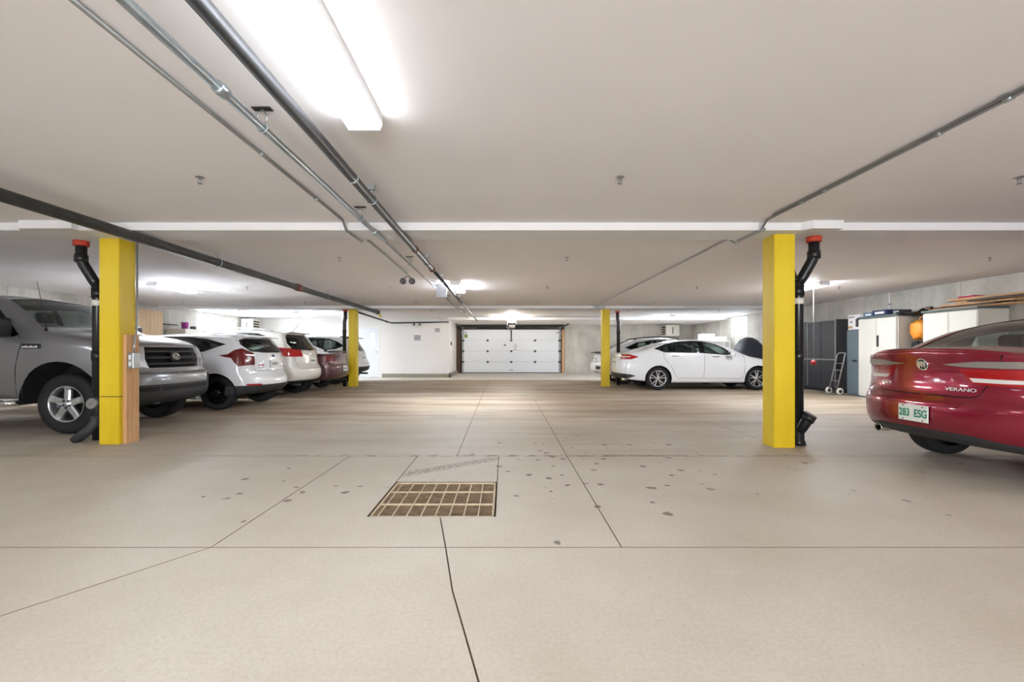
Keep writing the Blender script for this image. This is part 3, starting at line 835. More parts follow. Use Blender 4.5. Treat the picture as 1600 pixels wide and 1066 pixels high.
# sprinkler heads
def sprinkler():
    t = thing('ceiling_sprinkler', 'pendant sprinkler', 'sprinkler', (0, 0, ZC), group='ceiling sprinkler heads')
    MB().lathe([(0.0, -0.008), (0.02, -0.008), (0.038, -0.001)], 'z', 16).build('escutcheon', 'satin_metal', t)
    MB().tube([(-0.012, 0, -0.008), (-0.016, 0, -0.03), (0, 0, -0.05)], 0.003, 6).tube([(0.012, 0, -0.008), (0.016, 0, -0.03), (0, 0, -0.05)], 0.003, 6).cyl((0, 0, -0.006), (0, 0, -0.02), 0.009, 10).build('body', 'galv_thin', t)
    MB().lathe([(0.0, -0.054), (0.02, -0.054), (0.02, -0.051), (0.0, -0.051)], 'z', 12).build('deflector', 'galv_thin', t)
    return t
sp0 = sprinkler()
spots_ = []
for y in (3.74, 6.9, 10.0, 12.9, 15.6):
    for x in (-9.1, -5.65, -2.5, 0.95, 4.23, 7.36):
        if y < 4 and (x < -4.2 or x > 4.3): continue
        if y < 7.5 and x < -9: continue
        spots_.append((x, y))
spots_ += [(-2.62, 18.4), (2.22, 18.4), (4.54, 18.4), (6.8, 18.45), (-6.2, 18.2)]
for i, (x, y) in enumerate(spots_):
    o = sp0 if i == 0 else copy_tree(sp0)
    o.location = (x, y, ZC)
    row = [q for q in spots_ if abs(q[1] - y) < 0.4]
    rn = ['nearest', 'second', 'third', 'fourth', 'fifth', 'farthest'][[3.74, 6.9, 10.0, 12.9, 15.6].index(y) if y < 16 else 5]
    cn = ['first', 'second', 'third', 'fourth', 'fifth', 'sixth'][sorted(q[0] for q in row).index(x)]
    o['label'] = 'small ceiling sprinkler, %s from the left in the %s row' % (cn, rn)

# cable clipped along the back soffit is part of the galvanized pipe; wall devices on the partition
def wallsheet(name, label, cat, x0, x1, z0, z1, rows, y=19.5, m='white', tm='print_grey'):
    t = thing(name, label, cat, ((x0 + x1) / 2, y, z0))
    w = (x1 - x0) / 2
    MB().box(-w, w, -0.006, -0.001, 0, z1 - z0).build('sheet', m, t)
    n = rows
    for k in range(n):
        zz = (z1 - z0) * (0.15 + 0.72 * k / max(1, n - 1))
        MB().box(-w * 0.85, w * (0.5 + 0.35 * ((k * 7) % 3) / 2), -0.0075, -0.0062, zz, zz + (z1 - z0) * 0.07).build('printed_line', tm, t)
wallsheet('notice_sheet', 'larger grey printed notice on the white partition wall', 'notice', -3.87, -3.57, 1.58, 1.82, 5, m='print_pale')
wallsheet('notice_sheet', 'small grey notice near the right corner of the white partition', 'notice', -2.98, -2.75, 1.94, 2.12, 4, m='print_pale')
wallsheet('wall_plate', 'tiny white plate under the right notice on the partition', 'switch plate', -2.98, -2.90, 1.68, 1.80, 2, tm='print_pale')
wallsheet('wall_plate', 'tiny pale plate under the larger notice on the partition', 'switch plate', -3.84, -3.78, 1.30, 1.42, 2, tm='print_pale')
el = thing('emergency_light', 'white emergency unit with small lamps high on the white partition', 'emergency light', (-3.72, 19.5, 2.22))
MB().bevbox(-0.22, 0.22, -0.09, -0.001, -0.05, 0.05, 0.012, 2).build('case', 'offwhite', el)
for s in (-1, 1):
    MB().lathe([(0.0, -0.16), (0.04, -0.155), (0.045, -0.12), (0.02, -0.09)], 'y', 14, (s * 0.12, 0, 0.05)).build('lamp_head', 'grey_plastic', el)
sw = thing('wall_switch', 'black door control switch on the side of the white partition', 'switch', (-2.36, 20.0, 1.38))
MB().bevbox(0.001, 0.04, -0.05, 0.05, 0, 0.17, 0.008, 1).build('case', 'black_plastic', sw)
MB().bevbox(0.04, 0.046, -0.02, 0.02, 0.05, 0.12, 0.003, 1).build('button', 'grey_plastic', sw)

# unit heaters
def heater(x0, x1, y0, y1, z0, z1, label, side):
    t = thing('unit_heater', label, 'heater', ((x0 + x1) / 2, (y0 + y1) / 2, z0), group='white unit heaters')
    w, d, h = (x1 - x0) / 2, (y1 - y0) / 2, z1 - z0
    MB().bevbox(-w, w, -d, d, 0, h, 0.012, 1).build('cabinet', 'offwhite', t)
    lv = MB().box(side * w - 0.004, side * w + 0.004, -d * 0.75, d * 0.75, 0.06, h - 0.06).build('grille', 'louver', t)
    for k in range(4):
        z = 0.08 + k * (h - 0.16) / 3.3
        MB().box(side * (w + 0.004) - 0.006, side * (w + 0.004) + 0.008, -d * 0.75, d * 0.75, z + 0.05, z + 0.075).build('slat', 'offwhite', lv)
    MB().box(-0.02, 0.02, -d - 0.004, -d + 0.002, 0.1, h - 0.12).build('slot', 'louver', t)
    for s in (-1, 1):
        MB().cyl((s * w * 0.8, 0, h - 0.01), (s * w * 0.8, 0, 2.46 - z0 if side < 0 else ZC - z0), 0.008, 6).build('hanger_rod', 'galv_thin', t)
    return t
heater(7.72, 8.36, 21.72, 22.40, 1.86, 2.40, 'white unit heater with brown louvres at the far right corner', -1)
heater(-10.72, -10.25, 18.52, 19.1, 1.95, 2.44, 'white unit heater with brown louvres by the left wall windows', 1)
# ------------------------------------------------------------------ vehicles
def pchip(pts):
    """monotone cubic through (x,y) points"""
    xs = [p[0] for p in pts]; ys = [p[1] for p in pts]
    n = len(xs)
    h = [xs[i + 1] - xs[i] for i in range(n - 1)]
    d = [(ys[i + 1] - ys[i]) / h[i] for i in range(n - 1)]
    m = [0.0] * n
    m[0], m[-1] = d[0], d[-1]
    for i in range(1, n - 1):
        if d[i - 1] * d[i] <= 0: m[i] = 0.0
        else:
            w1, w2 = 2 * h[i] + h[i - 1], h[i] + 2 * h[i - 1]
            m[i] = (w1 + w2) / (w1 / d[i - 1] + w2 / d[i])
    def f(x):
        if x <= xs[0]: return ys[0]
        if x >= xs[-1]: return ys[-1]
        i = 0
        while xs[i + 1] < x: i += 1
        t = (x - xs[i]) / h[i]
        return ((1 + 2 * t) * (1 - t) ** 2 * ys[i] + t * (1 - t) ** 2 * h[i] * m[i] + t * t * (3 - 2 * t) * ys[i + 1] + t * t * (t - 1) * h[i] * m[i + 1])
    return f

def arc(pts):
    """curve through (x,z) points by normalised length"""
    s = [0.0]
    for a, b in zip(pts[:-1], pts[1:]):
        s.append(s[-1] + math.hypot(b[0] - a[0], b[1] - a[1]))
    s = [v / s[-1] for v in s]
    fx = pchip([(t, p[0]) for t, p in zip(s, pts)]); fz = pchip([(t, p[1]) for t, p in zip(s, pts)])
    return lambda t: (fx(t), fz(t))

AX = {'side': (Vector((1, 0, 0)), Vector((0, 0, 1)), Vector((0, 1, 0))),
      'rear': (Vector((0, 1, 0)), Vector((0, 0, 1)), Vector((1, 0, 0))),
      'top': (Vector((1, 0, 0)), Vector((0, 1, 0)), Vector((0, 0, 1)))}

def inpoly(u, v, poly):
    c = False; n = len(poly); j = n - 1
    for i in range(n):
        (xi, yi), (xj, yj) = poly[i], poly[j]
        if (yi > v) != (yj > v) and u < (xj - xi) * (v - yi) / (yj - yi) + xi: c = not c
        j = i
    return c

class Car:
    def __init__(s, label, cat_, loc, rz, paint, sp, na=92, nb=24, nc=20, smooth=3, group='parked vehicles', name='car'):
        s.t = thing(name, label, cat_, loc, rz, group)
        s.sp = sp; s.paint = paint
        T = pchip(sp['top']); t0, t1 = sp['top'][0][0], sp['top'][-1][0]
        R, F, B = arc(sp['rear']), arc(sp['front']), pchip(sp['bottom'])
        b0, b1 = sp['bottom'][0][0], sp['bottom'][-1][0]
        wp_, bl = pchip(sp['w']), pchip(sp['belt'])
        tum, bf = sp.get('tumble', 0.48), sp.get('bf', 0.965)
        wm = max(p[1] for p in sp['w'])
        pr, pf, pw = sp.get('pr', 0.14), sp.get('pf', 0.25), sp.get('pw', 2.6)
        crown = sp.get('crown', 0.05)
        L = max(p[0] for p in sp['front'])
        s.L, s.wm = L, wm
        def W(x, z):
            w = wp_(x); zb = bl(x); zl = sp['bottom'][len(sp['bottom']) // 2][1]
            if z <= zb:
                q = (zb - z) / max(0.2, zb - zl)          # 0 at belt, 1 at sill
                k = bf + (1 - bf) * min(1.0, q / 0.35) if q < 0.35 else 1.0 - 0.075 * ((q - 0.35) / 0.65) ** 2
                return w * k
            e = z - zb
            return max(0.25, w * bf - tum * e - 0.10 * e * e)
        def pos(a, b, c):
            tx = t0 + (t1 - t0) * a; tz = T(tx)
            bx = b0 + (b1 - b0) * a; bz = B(bx)
            r, f = R(c), F(c)
            x = (1 - c) * bx + c * tx + (1 - a) * r[0] + a * f[0] - ((1 - a) * (1 - c) * b0 + (1 - a) * c * t0 + a * (1 - c) * b1 + a * c * t1)
            z = (1 - c) * bz + c * tz + (1 - a) * r[1] + a * f[1] - ((1 - a) * (1 - c) * B(b0) + (1 - a) * c * T(t0) + a * (1 - c) * B(b1) + a * c * T(t1))
            z -= crown * abs(b) ** 2.5 * c ** 6
            y = b * W(x, z)
            q = min(1.0, abs(y) / wm) ** pw
            kr = max(0.0, 1 - x / 1.1) ** 1.5; kf = max(0.0, 1 - (L - x) / 1.3) ** 1.5
            return Vector((x + q * (pr * kr - pf * kf), y, z))
        bm = bmesh.new(); V = {}
        def v(i, j, k):
            if (i, j, k) not in V: V[(i, j, k)] = bm.verts.new(pos(i / na, -1 + 2 * j / nb, k / nc))
            return V[(i, j, k)]
        for i in range(na):
            for j in range(nb):
                bm.faces.new((v(i, j, nc), v(i + 1, j, nc), v(i + 1, j + 1, nc), v(i, j + 1, nc)))
                bm.faces.new((v(i, j, 0), v(i, j + 1, 0), v(i + 1, j + 1, 0), v(i + 1, j, 0)))
            for k in range(nc):
                bm.faces.new((v(i, 0, k), v(i + 1, 0, k), v(i + 1, 0, k + 1), v(i, 0, k + 1)))
                bm.faces.new((v(i, nb, k), v(i, nb, k + 1), v(i + 1, nb, k + 1), v(i + 1, nb, k)))
        for j in range(nb):
            for k in range(nc):
                bm.faces.new((v(0, j, k), v(0, j, k + 1), v(0, j + 1, k + 1), v(0, j + 1, k)))
                bm.faces.new((v(na, j, k), v(na, j + 1, k), v(na, j + 1, k + 1), v(na, j, k + 1)))
        for _ in range(smooth):
            bmesh.ops.smooth_vert(bm, verts=bm.verts[:], factor=0.5, use_axis_x=True, use_axis_y=True, use_axis_z=True)
        bmesh.ops.recalc_face_normals(bm, faces=bm.faces[:])
        for f in bm.faces: f.smooth = True
        bm.normal_update()
        s.bm = bm
        s.bvh = BVHTree.FromBMesh(bm)

    def hit(s, o, d):
        p, n, _, _ = s.bvh.ray_cast(Vector(o), Vector(d).normalized())
        return (p, n) if p else (Vector(o), -Vector(d))

    def cut(s, poly, axis='side', sel=None):
        u, v, d = AX[axis]
        iu = 0 if u.x else 1; iv = 2 if v.z else 1
        bm = s.bm
        us = [p[0] for p in poly]; vs = [p[1] for p in poly]
        lo_u, hi_u, lo_v, hi_v = min(us), max(us), min(vs), max(vs)
        def bb(f):
            a = [w.co[iu] for w in f.verts]; b = [w.co[iv] for w in f.verts]
            return min(a), max(a), min(b), max(b)
        S = []
        for f in bm.faces:
            c = f.calc_center_median()
            if abs(c[iu] - (lo_u + hi_u) / 2) > (hi_u - lo_u) / 2 + 0.12 or abs(c[iv] - (lo_v + hi_v) / 2) > (hi_v - lo_v) / 2 + 0.12: continue
            if sel is None or sel(c, f.normal): S.append(f)
        n = len(poly)
        for i in range(n):
            p, q = poly[i], poly[(i + 1) % n]
            e = (min(p[0], q[0]) - 1e-4, max(p[0], q[0]) + 1e-4, min(p[1], q[1]) - 1e-4, max(p[1], q[1]) + 1e-4)
            near, rest = [], []
            for f in S:
                b = bb(f)
                (near if b[1] >= e[0] and b[0] <= e[1] and b[3] >= e[2] and b[2] <= e[3] else rest).append(f)
            if not near: continue
            pv = u * p[0] + v * p[1]; dv = u * (q[0] - p[0]) + v * (q[1] - p[1])
            if dv.length < 1e-6: continue
            es = set(); vv = set()
            for f in near: es.update(f.edges); vv.update(f.verts)
            r = bmesh.ops.bisect_plane(bm, geom=near + list(es) + list(vv), dist=1e-5, plane_co=pv, plane_no=dv.cross(d).normalized())
            S = rest + [g for g in r['geom'] if isinstance(g, bmesh.types.BMFace)]
        out = []
        for f in S:
            if not f.is_valid: continue
            c = f.calc_center_median()
            if inpoly(c[iu], c[iv], poly): out.append(f)
        return list(set(out))

    def take(s, faces, name, m, parent=None, off=0.0, rim=0.0):
        """lift faces off the body as a part of their own"""
        faces = [f for f in faces if f.is_valid]
        if not faces: return None
        s.bm.normal_update()
        nb = bmesh.new(); mp = {}
        for f in faces:
            for w in f.verts:
                if w not in mp: mp[w] = nb.verts.new(w.co + w.normal * off)
        fs = set(faces)
        for f in faces:
            try:
                nf = nb.faces.new([mp[w] for w in f.verts]); nf.smooth = True
            except ValueError: pass
        if rim > 0:
            for f in faces:
                for e in f.edges:
                    if sum(1 for g in e.link_faces if g in fs) == 1:
                        a, b = e.verts
                        q = [nb.verts.new(a.co + a.normal * off), nb.verts.new(b.co + b.normal * off), nb.verts.new(b.co + b.normal * (off - rim)), nb.verts.new(a.co + a.normal * (off - rim))]
                        nb.faces.new(q)
        bmesh.ops.delete(s.bm, geom=faces, context='FACES')
        me = bpy.data.meshes.new(name); nb.to_mesh(me); nb.free()
        return link(name, me, m, parent or s.t)

    def part(s, poly, name, m, axis='side', sel=None, off=0.0, rim=0.0, parent=None):
        return s.take(s.cut(poly, axis, sel), name, m, parent, off, rim)

    def both(s, poly, name, m, ymin=0.0, off=0.0, rim=0.0, nmin=None, parent=None):
        o = []
        for sg in (-1, 1):
            sel = (lambda c, nn, sg=sg: c.y * sg > ymin and (nmin is None or nn.y * sg > nmin))
            o.append(s.part(poly, name, m, 'side', sel, off, rim, parent))
        return o

    def seam(s, pts, axis='side', sel=None, w=0.008, name='seam'):
        fs = []
        for p, q in zip(pts[:-1], pts[1:]):
            d = Vector((q[0] - p[0], q[1] - p[1])).normalized(); nrm = Vector((-d.y, d.x)) * w / 2
            e = d * w * 0.3
            poly = [(p[0] - e.x + nrm.x, p[1] - e.y + nrm.y), (p[0] - e.x - nrm.x, p[1] - e.y - nrm.y), (q[0] + e.x - nrm.x, q[1] + e.y - nrm.y), (q[0] + e.x + nrm.x, q[1] + e.y + nrm.y)]
            fs += s.cut(poly, axis, sel)
            fs = [f for f in fs if f.is_valid]
        fs = set(fs); last = None
        while fs:                                                # one part per unbroken run
            st = [fs.pop()]; isl = []
            while st:
                f = st.pop(); isl.append(f)
                for e in f.edges:
                    for g in e.link_faces:
                        if g in fs: fs.discard(g); st.append(g)
            last = s.take(isl, name, 'seam', None, -0.005)
        return last

    def seams(s, pts, w=0.008, name='door_seam'):
        for sg in (-1, 1):
            s.seam(pts, 'side', (lambda c, n, sg=sg: c.y * sg > 0.4 and abs(n.y) > 0.35), w, name)

    def windows(s, dlo, panes, m='glass_car', frame='black_gloss'):
        """daylight opening: panes cut first, the rest is the black surround"""
        for sg in (-1, 1):
            sel = (lambda c, n, sg=sg: c.y * sg > 0.2 and n.y * sg > 0.3)
            for p in panes: s.part(p, 'side_window', m, 'side', sel, -0.006)
            s.part(dlo, 'window_surround', frame, 'side', sel, -0.003)

    def arches(s, xs, r, wr, zc=None, lip=True):
        for x in xs:
            for sg in (-1, 1):
                zc_ = zc or wr
                poly = [(x + r, -0.2)] + [(x + r * math.cos(u), zc_ + r * math.sin(u)) for u in (math.pi * k / 16 for k in range(17))] + [(x - r, -0.2)]
                fs = s.cut(poly, 'side', lambda c, n, sg=sg: c.y * sg > 0.52)
                bmesh.ops.delete(s.bm, geom=[f for f in fs if f.is_valid], context='FACES')
                yo = s.hit((x, sg * 3, zc_ + r + 0.03), (0, -sg, 0))[0].y * sg
                b = MB()
                ring0, ring1 = [], []
                for k in range(25):
                    u = math.pi * (-0.03 + 1.06 * k / 24)
                    ring0.append((x + (r + 0.004) * math.cos(u), sg * (yo - 0.02), zc_ + (r + 0.004) * math.sin(u)))
                    ring1.append((x + (r + 0.004) * math.cos(u), sg * 0.5, zc_ + (r + 0.004) * math.sin(u)))
                vs = ring0 + ring1
                n = 25
                b.faces(vs, [(i, i + 1, n + i + 1, n + i) for i in range(n - 1)] + [tuple(range(n, 2 * n))])
                b.build('wheel_well', 'well', s.t)

    def wheel(s, x, r, width, style, y_in=0.02, rim_m='alloy', tyre='rubber', k=0.66):
        for sg in (-1, 1):
            yo = s.yside(x, r, sg) - y_in
            w = thing_part('wheel', s.t, (x, sg * yo, r))
            prof = [(r * k, -width), (r * 0.80, -width * 1.0), (r * 0.93, -width * 0.97), (r * 0.985, -width * 0.88), (r, -width * 0.76), (r, -width * 0.24), (r * 0.985, -width * 0.12), (r * 0.93, -width * 0.03), (r * 0.80, 0.0), (r * k, -0.012), (r * (k - 0.02), -0.03)]
            prof = [(a, h * sg) for a, h in prof]
            tire = MB().lathe(prof, 'y', 48).build('tyre', tyre, w)
            rr = r * k
            b = MB().lathe([(rr * 1.0, -0.006 * sg), (rr * 0.97, -0.004 * sg), (rr * 0.92, -0.018 * sg), (rr * 0.90, -0.12 * sg)], 'y', 40)
            b.build('rim_barrel', rim_m, w)
            MB().lathe([(rr * 0.93, -0.10 * sg), (rr * 0.3, -0.105 * sg), (0, -0.105 * sg)], 'y', 32).build('brake_shade_disc', 'black_metal', w)  # black disc stands in for the shade behind the spokes
            n, w0, w1, twin = style
            sp = MB()
            for i in range(n):
                a0 = 2 * math.pi * i / n + math.pi / 2
                for off in ((-1, 1) if twin else (0,)):
                    aa = a0 + off * twin
                    M = Matrix.Rotation(-aa, 4, 'Y')
                    # spoke runs along +x then turned about the axle
                    r0, r1 = rr * 0.10, rr * 0.95
                    pts = []
                    for q, hwid, dep in ((r0, w0 * r, 0.012), (rr * 0.45, (w0 * 0.55 + w1 * 0.45) * r, 0.016), (rr * 0.75, w1 * r, 0.020), (r1, w1 * r * 1.12, 0.010)):
                        pts.append((q, hwid, dep))
                    vs = []
                    for q, hwid, dep in pts:
                        for z_, d_ in ((-hwid, 0.010), (-hwid * 0.6, 0.0), (hwid * 0.6, 0.0), (hwid, 0.010), (hwid, 0.05), (-hwid, 0.05)):
                            vs.append(M @ Vector((q, -sg * (d_ + dep), z_)))
                    fs = []
                    for t_ in range(3):
                        for e in range(6):
                            fs.append((t_ * 6 + e, t_ * 6 + (e + 1) % 6, (t_ + 1) * 6 + (e + 1) % 6, (t_ + 1) * 6 + e))
                    sp.faces(vs, fs)
            sp.build('spokes', rim_m, w)
            MB().lathe([(rr * 0.30, -0.05 * sg), (rr * 0.30, -0.018 * sg), (rr * 0.26, -0.012 * sg), (rr * 0.15, -0.010 * sg), (rr * 0.13, 0.0), (0.0, 0.002 * sg)], 'y', 24).build('hub_cap', rim_m, w)
            ln = MB()
            for i in range(5):
                a = 2 * math.pi * (i + 0.5) / 5 + math.pi / 2
                c = Vector((rr * 0.215 * math.cos(a), 0, rr * 0.215 * math.sin(a)))
                ln.cyl(c + Vector((0, -0.02 * sg, 0)), c + Vector((0, 0.002 * sg, 0)), rr * 0.045, 8)
            tag(ln.build('lug_nuts', 'black_metal' if rim_m != 'black_metal' else 'chrome', w), kind='stuff')

    def yside(s, x, r, sg):
        # widest body point beside the wheel
        a = s.hit((x + r * 1.45, sg * 3, r * 1.5), (0, -sg, 0))[0].y * sg
        b = s.hit((x - r * 1.45, sg * 3, r * 1.5), (0, -sg, 0))[0].y * sg
        return min(a, b) if abs(a - b) > 0.2 else (a + b) / 2

    def cabin(s, x0, x1, zf, seats, w=0.62, m='cabin', zs=0.62, dash=None):
        MB().box(x0, x1, -w, w, zf - 0.02, zf).build('cabin_floor', 'cabin', s.t)
        for (x, ys, h) in seats:
            for y in ys:
                b = MB()
                b.bevbox(x - 0.02, x + 0.48, y - 0.24, y + 0.24, zf, zf + 0.18, 0.05, 2)
                M = Matrix.Translation((x, y, zf + 0.15)) @ Matrix.Rotation(math.radians(-14), 4, 'Y')
                b.bevbox(-0.09, 0.06, -0.24, 0.24, 0, h, 0.05, 2, M)
                st = b.build('seat', m, s.t)
                MB().bevbox(-0.05, 0.05, -0.13, 0.13, h + 0.03, h + 0.21, 0.04, 2, M).build('headrest', m, st)
        if dash:
            MB().bevbox(dash - 0.25, dash + 0.25, -w, w, zf, zf + 0.42, 0.08, 2).build('dashboard', 'cabin', s.t)
            MB().torus((dash - 0.36, 0.37, zf + 0.42), 0.17, 0.014, 'x', 24, 6).build('steering_wheel', 'black_plastic', s.t)

    def mirror(s, x, z, m, ln=0.17, h=0.13, w=0.12):
        for sg in (-1, 1):
            p = s.hit((x, sg * 3, z), (0, -sg, 0))[0]
            o = MB().bevbox(-ln / 2, ln / 2, -w, w, -h / 2, h / 2, 0.045, 3).build('side_mirror', m, s.t, (p.x, p.y + sg * (0.035 + w), p.z + 0.02))
            MB().bevbox(-0.04, 0.04, -0.06, 0.06, -0.05, 0.0, 0.012, 1).build('mirror_arm', 'black_plastic', o, (0, -sg * (w + 0.02), -h * 0.15))
            MB().bevbox(-ln / 2 - 0.004, -ln / 2 + 0.004, -w * 0.85, w * 0.85, -h * 0.38, h * 0.38, 0.002, 1).build('mirror_glass', 'chrome', o)

    def handle(s, x, z, m):
        for sg in (-1, 1):
            p, n = s.hit((x, sg * 3, z), (0, -sg, 0))
            MB().bevbox(-0.105, 0.105, -0.012, 0.022, -0.014, 0.014, 0.01, 2).build('door_handle', m, s.t, (p.x, p.y + sg * 0.008, p.z))

    def rear_M(s, y, z, off=0.003, d=(1, 0, 0)):
        """frame on the tail surface: local x to the viewer's right, y up, z outward"""
        d = Vector(d)
        p, n = s.hit(Vector((0, y, z)) - d * 9, d)
        zax = n.normalized()
        up = Vector((0, 0, 1)); xax = up.cross(zax).normalized(); yax = zax.cross(xax)
        M = Matrix((xax, yax, zax)).transposed().to_4x4()
        M.translation = p + zax * off
        return M

    def plate(s, y, z, txt=None, w=0.305, h=0.152, off=0.012, d=(1, 0, 0)):
        M = s.rear_M(y, z, off, d)
        o = MB().bevbox(-w / 2, w / 2, -h / 2, h / 2, -0.004, 0.004, 0.003, 1, M).build('license_plate', 'plate_white', s.t)
        if txt:
            text('plate_number', txt, 0.098, 'plate_green', o, M @ Matrix.Translation((0, -0.004, 0.0048)), 0.78, bold=0.0022)
            b = MB()
            for a in (-0.1, 0.1):
                for c in (-0.062, 0.062):
                    b.cyl(M @ Vector((a, c, 0.003)), M @ Vector((a, c, 0.0075)), 0.006, 8)
            b.build('plate_bolts', 'black_plastic', o)
        else:
            b = MB()
            for i in range(6):
                a = -0.115 + i * 0.043
                b.box(a, a + 0.026, -0.03, 0.03, 0.0041, 0.0052, M)
            b.build('plate_number', 'print_grey', o)
        return o

    def finish(s, name='body'):
        bmesh.ops.delete(s.bm, geom=[v for v in s.bm.verts if not v.link_faces], context='VERTS')
        me = bpy.data.meshes.new(name); s.bm.to_mesh(me); s.bm.free()
        return link(name, me, s.paint, s.t)

def thing_part(name, parent, loc):
    o = bpy.data.objects.new(name, None)
    o.empty_display_size = 0.1
    COL.objects.link(o); o.parent = parent; o.location = loc
    return o

def rearsel(c, n): return n.x < -0.15
def frontsel(c, n): return n.x > 0.15
def mirror_y(poly): return [(-a, b) for a, b in poly]

PI = math.pi
# ---------------- white sedan, right row -----------------------------------
def sedan_white():
    sp = dict(top=[(.05, 1.06), (.30, 1.11), (.6, 1.175), (1.0, 1.30), (1.4, 1.40), (1.8, 1.455), (2.25, 1.478), (2.7, 1.445), (3.1, 1.30), (3.55, 1.08), (3.75, 1.005), (4.2, .93), (4.6, .82), (4.78, .70)],
              rear=[(.18, .30), (.03, .40), (0, .60), (.03, .80), (.03, .96), (.05, 1.06)],
              front=[(4.72, .22), (4.86, .38), (4.87, .55), (4.78, .70)],
              bottom=[(.18, .30), (.7, .25), (1.6, .205), (3.3, .205), (4.3, .21), (4.72, .22)],
              w=[(0, .84), (.4, .89), (1.0, .92), (2.4, .925), (3.9, .92), (4.5, .87), (4.87, .76)],
              belt=[(0, .98), (1.0, 1.08), (2.3, 1.05), (3.3, .985), (4.2, .86), (4.87, .68)], pr=.16, pf=.34)
    c = Car('white four-door sedan parked tail out before the far right column', 'car', (3.34, 13.93, 0), 0, 'paint_white', sp, name='sedan')
    dlo = [(.97, 1.195), (1.26, 1.085), (2.34, 1.065), (3.10, 1.005), (3.24, 1.03), (2.98, 1.22), (2.75, 1.325), (2.45, 1.395), (2.1, 1.42), (1.7, 1.395), (1.32, 1.325)]
    panes = [[(1.56, 1.098), (2.26, 1.088), (2.26, 1.385), (2.1, 1.39), (1.72, 1.365), (1.56, 1.335)],
             [(2.42, 1.082), (3.05, 1.032), (3.12, 1.05), (2.9, 1.22), (2.70, 1.315), (2.42, 1.37)],
             [(1.05, 1.185), (1.28, 1.11), (1.50, 1.10), (1.50, 1.325), (1.33, 1.29)]]
    c.windows(dlo, panes)
    c.part([(.62, -.60), (1.36, -.50), (1.36, .50), (.62, .60)], 'rear_window', 'glass_dark', 'top', lambda p, n: n.z > .2, -.005)
    c.part([(2.86, -.52), (3.60, -.66), (3.60, .66), (2.86, .52)], 'windshield', 'glass_car', 'top', lambda p, n: n.z > .2, -.005)
    for o in c.both([(-.2, .885), (.30, .885), (.52, .955), (.26, 1.03), (-.2, 1.045)], 'taillight', 'lamp_red', .52, .004, .02):
        pass
    for sg in (-1, 1):
        b = MB()
        pts = []
        for x in (.07, .14, .22, .30):
            p = c.hit((x, sg * 3, .962), (0, -sg, 0))[0]; pts.append((p.x, p.y + sg * .006, p.z))
        b.tube(pts, [.010, .018, .018, .008], 8).build('taillight_bar', 'lamp_clear', c.t)
    c.both([(-.2, .34), (.22, .34), (.44, .41), (.28, .455), (-.2, .50)], 'lower_bumper', 'grey_plastic', .0, .003, .015)
    c.seams([(3.52, 1.0), (3.55, .85), (3.53, .42), (3.47, .34)])
    c.seams([(2.385, 1.07), (2.39, .80), (2.37, .34)])
    c.seams([(1.23, 1.09), (1.24, .92), (1.42, .72), (1.56, .45), (1.62, .34), (3.47, .34)])
    c.handle(1.55, .985, 'chrome'); c.handle(2.72, .965, 'chrome')
    c.plate(0, .80); c.mirror(3.10, 1.02, 'paint_white')
    M = c.rear_M(0, .96, .004)
    MB().bevbox(-.055, .055, -.024, .024, -.004, .005, .004, 1, M).build('emblem', 'blue_box', c.t)
    for y in (-.62, .62):
        p = c.hit((-3, y, .42), (1, 0, 0))[0]
        MB().tube([(p.x + .15, y, .30), (p.x + .015, y, .30)], .045, 16).build('exhaust_tip', 'chrome', c.t)
    c.arches((1.08, 3.93), .375, .335)
    c.cabin(.9, 3.6, .55, [(1.58, (-.36, .36), .40), (2.35, (-.38, .38), .56)], m='cabin_light', dash=3.25)
    c.wheel(1.08, .335, .22, (5, .055, .050, .20), .03, 'alloy', k=.70); c.wheel(3.93, .335, .22, (5, .055, .050, .20), .03, 'alloy', k=.70)
    c.finish()
sedan_white()

# ---------------- dark red sedan, near right --------------------------------
RED_SP = dict(top=[(.05, 1.125), (.22, 1.115), (.50, 1.145), (.8, 1.265), (1.1, 1.375), (1.5, 1.45), (2.0, 1.476), (2.5, 1.445), (3.0, 1.26), (3.4, 1.08), (3.6, 1.02), (4.1, .95), (4.45, .86), (4.58, .74)],
              rear=[(.20, .29), (.05, .38), (0, .50), (.005, .64), (.06, .71), (.085, .82), (.09, .95), (.06, 1.06), (.05, 1.125)],
              front=[(4.52, .22), (4.66, .4), (4.67, .58), (4.58, .74)],
              bottom=[(.20, .29), (.7, .25), (1.5, .20), (3.2, .20), (4.1, .21), (4.52, .22)],
              w=[(0, .80), (.4, .875), (1.0, .905), (2.4, .907), (3.7, .90), (4.3, .85), (4.67, .74)],
              belt=[(0, 1.02), (1.0, 1.07), (2.3, 1.04), (3.3, .985), (4.1, .87), (4.67, .70)], pr=.26, pf=.34, pw=2.8)
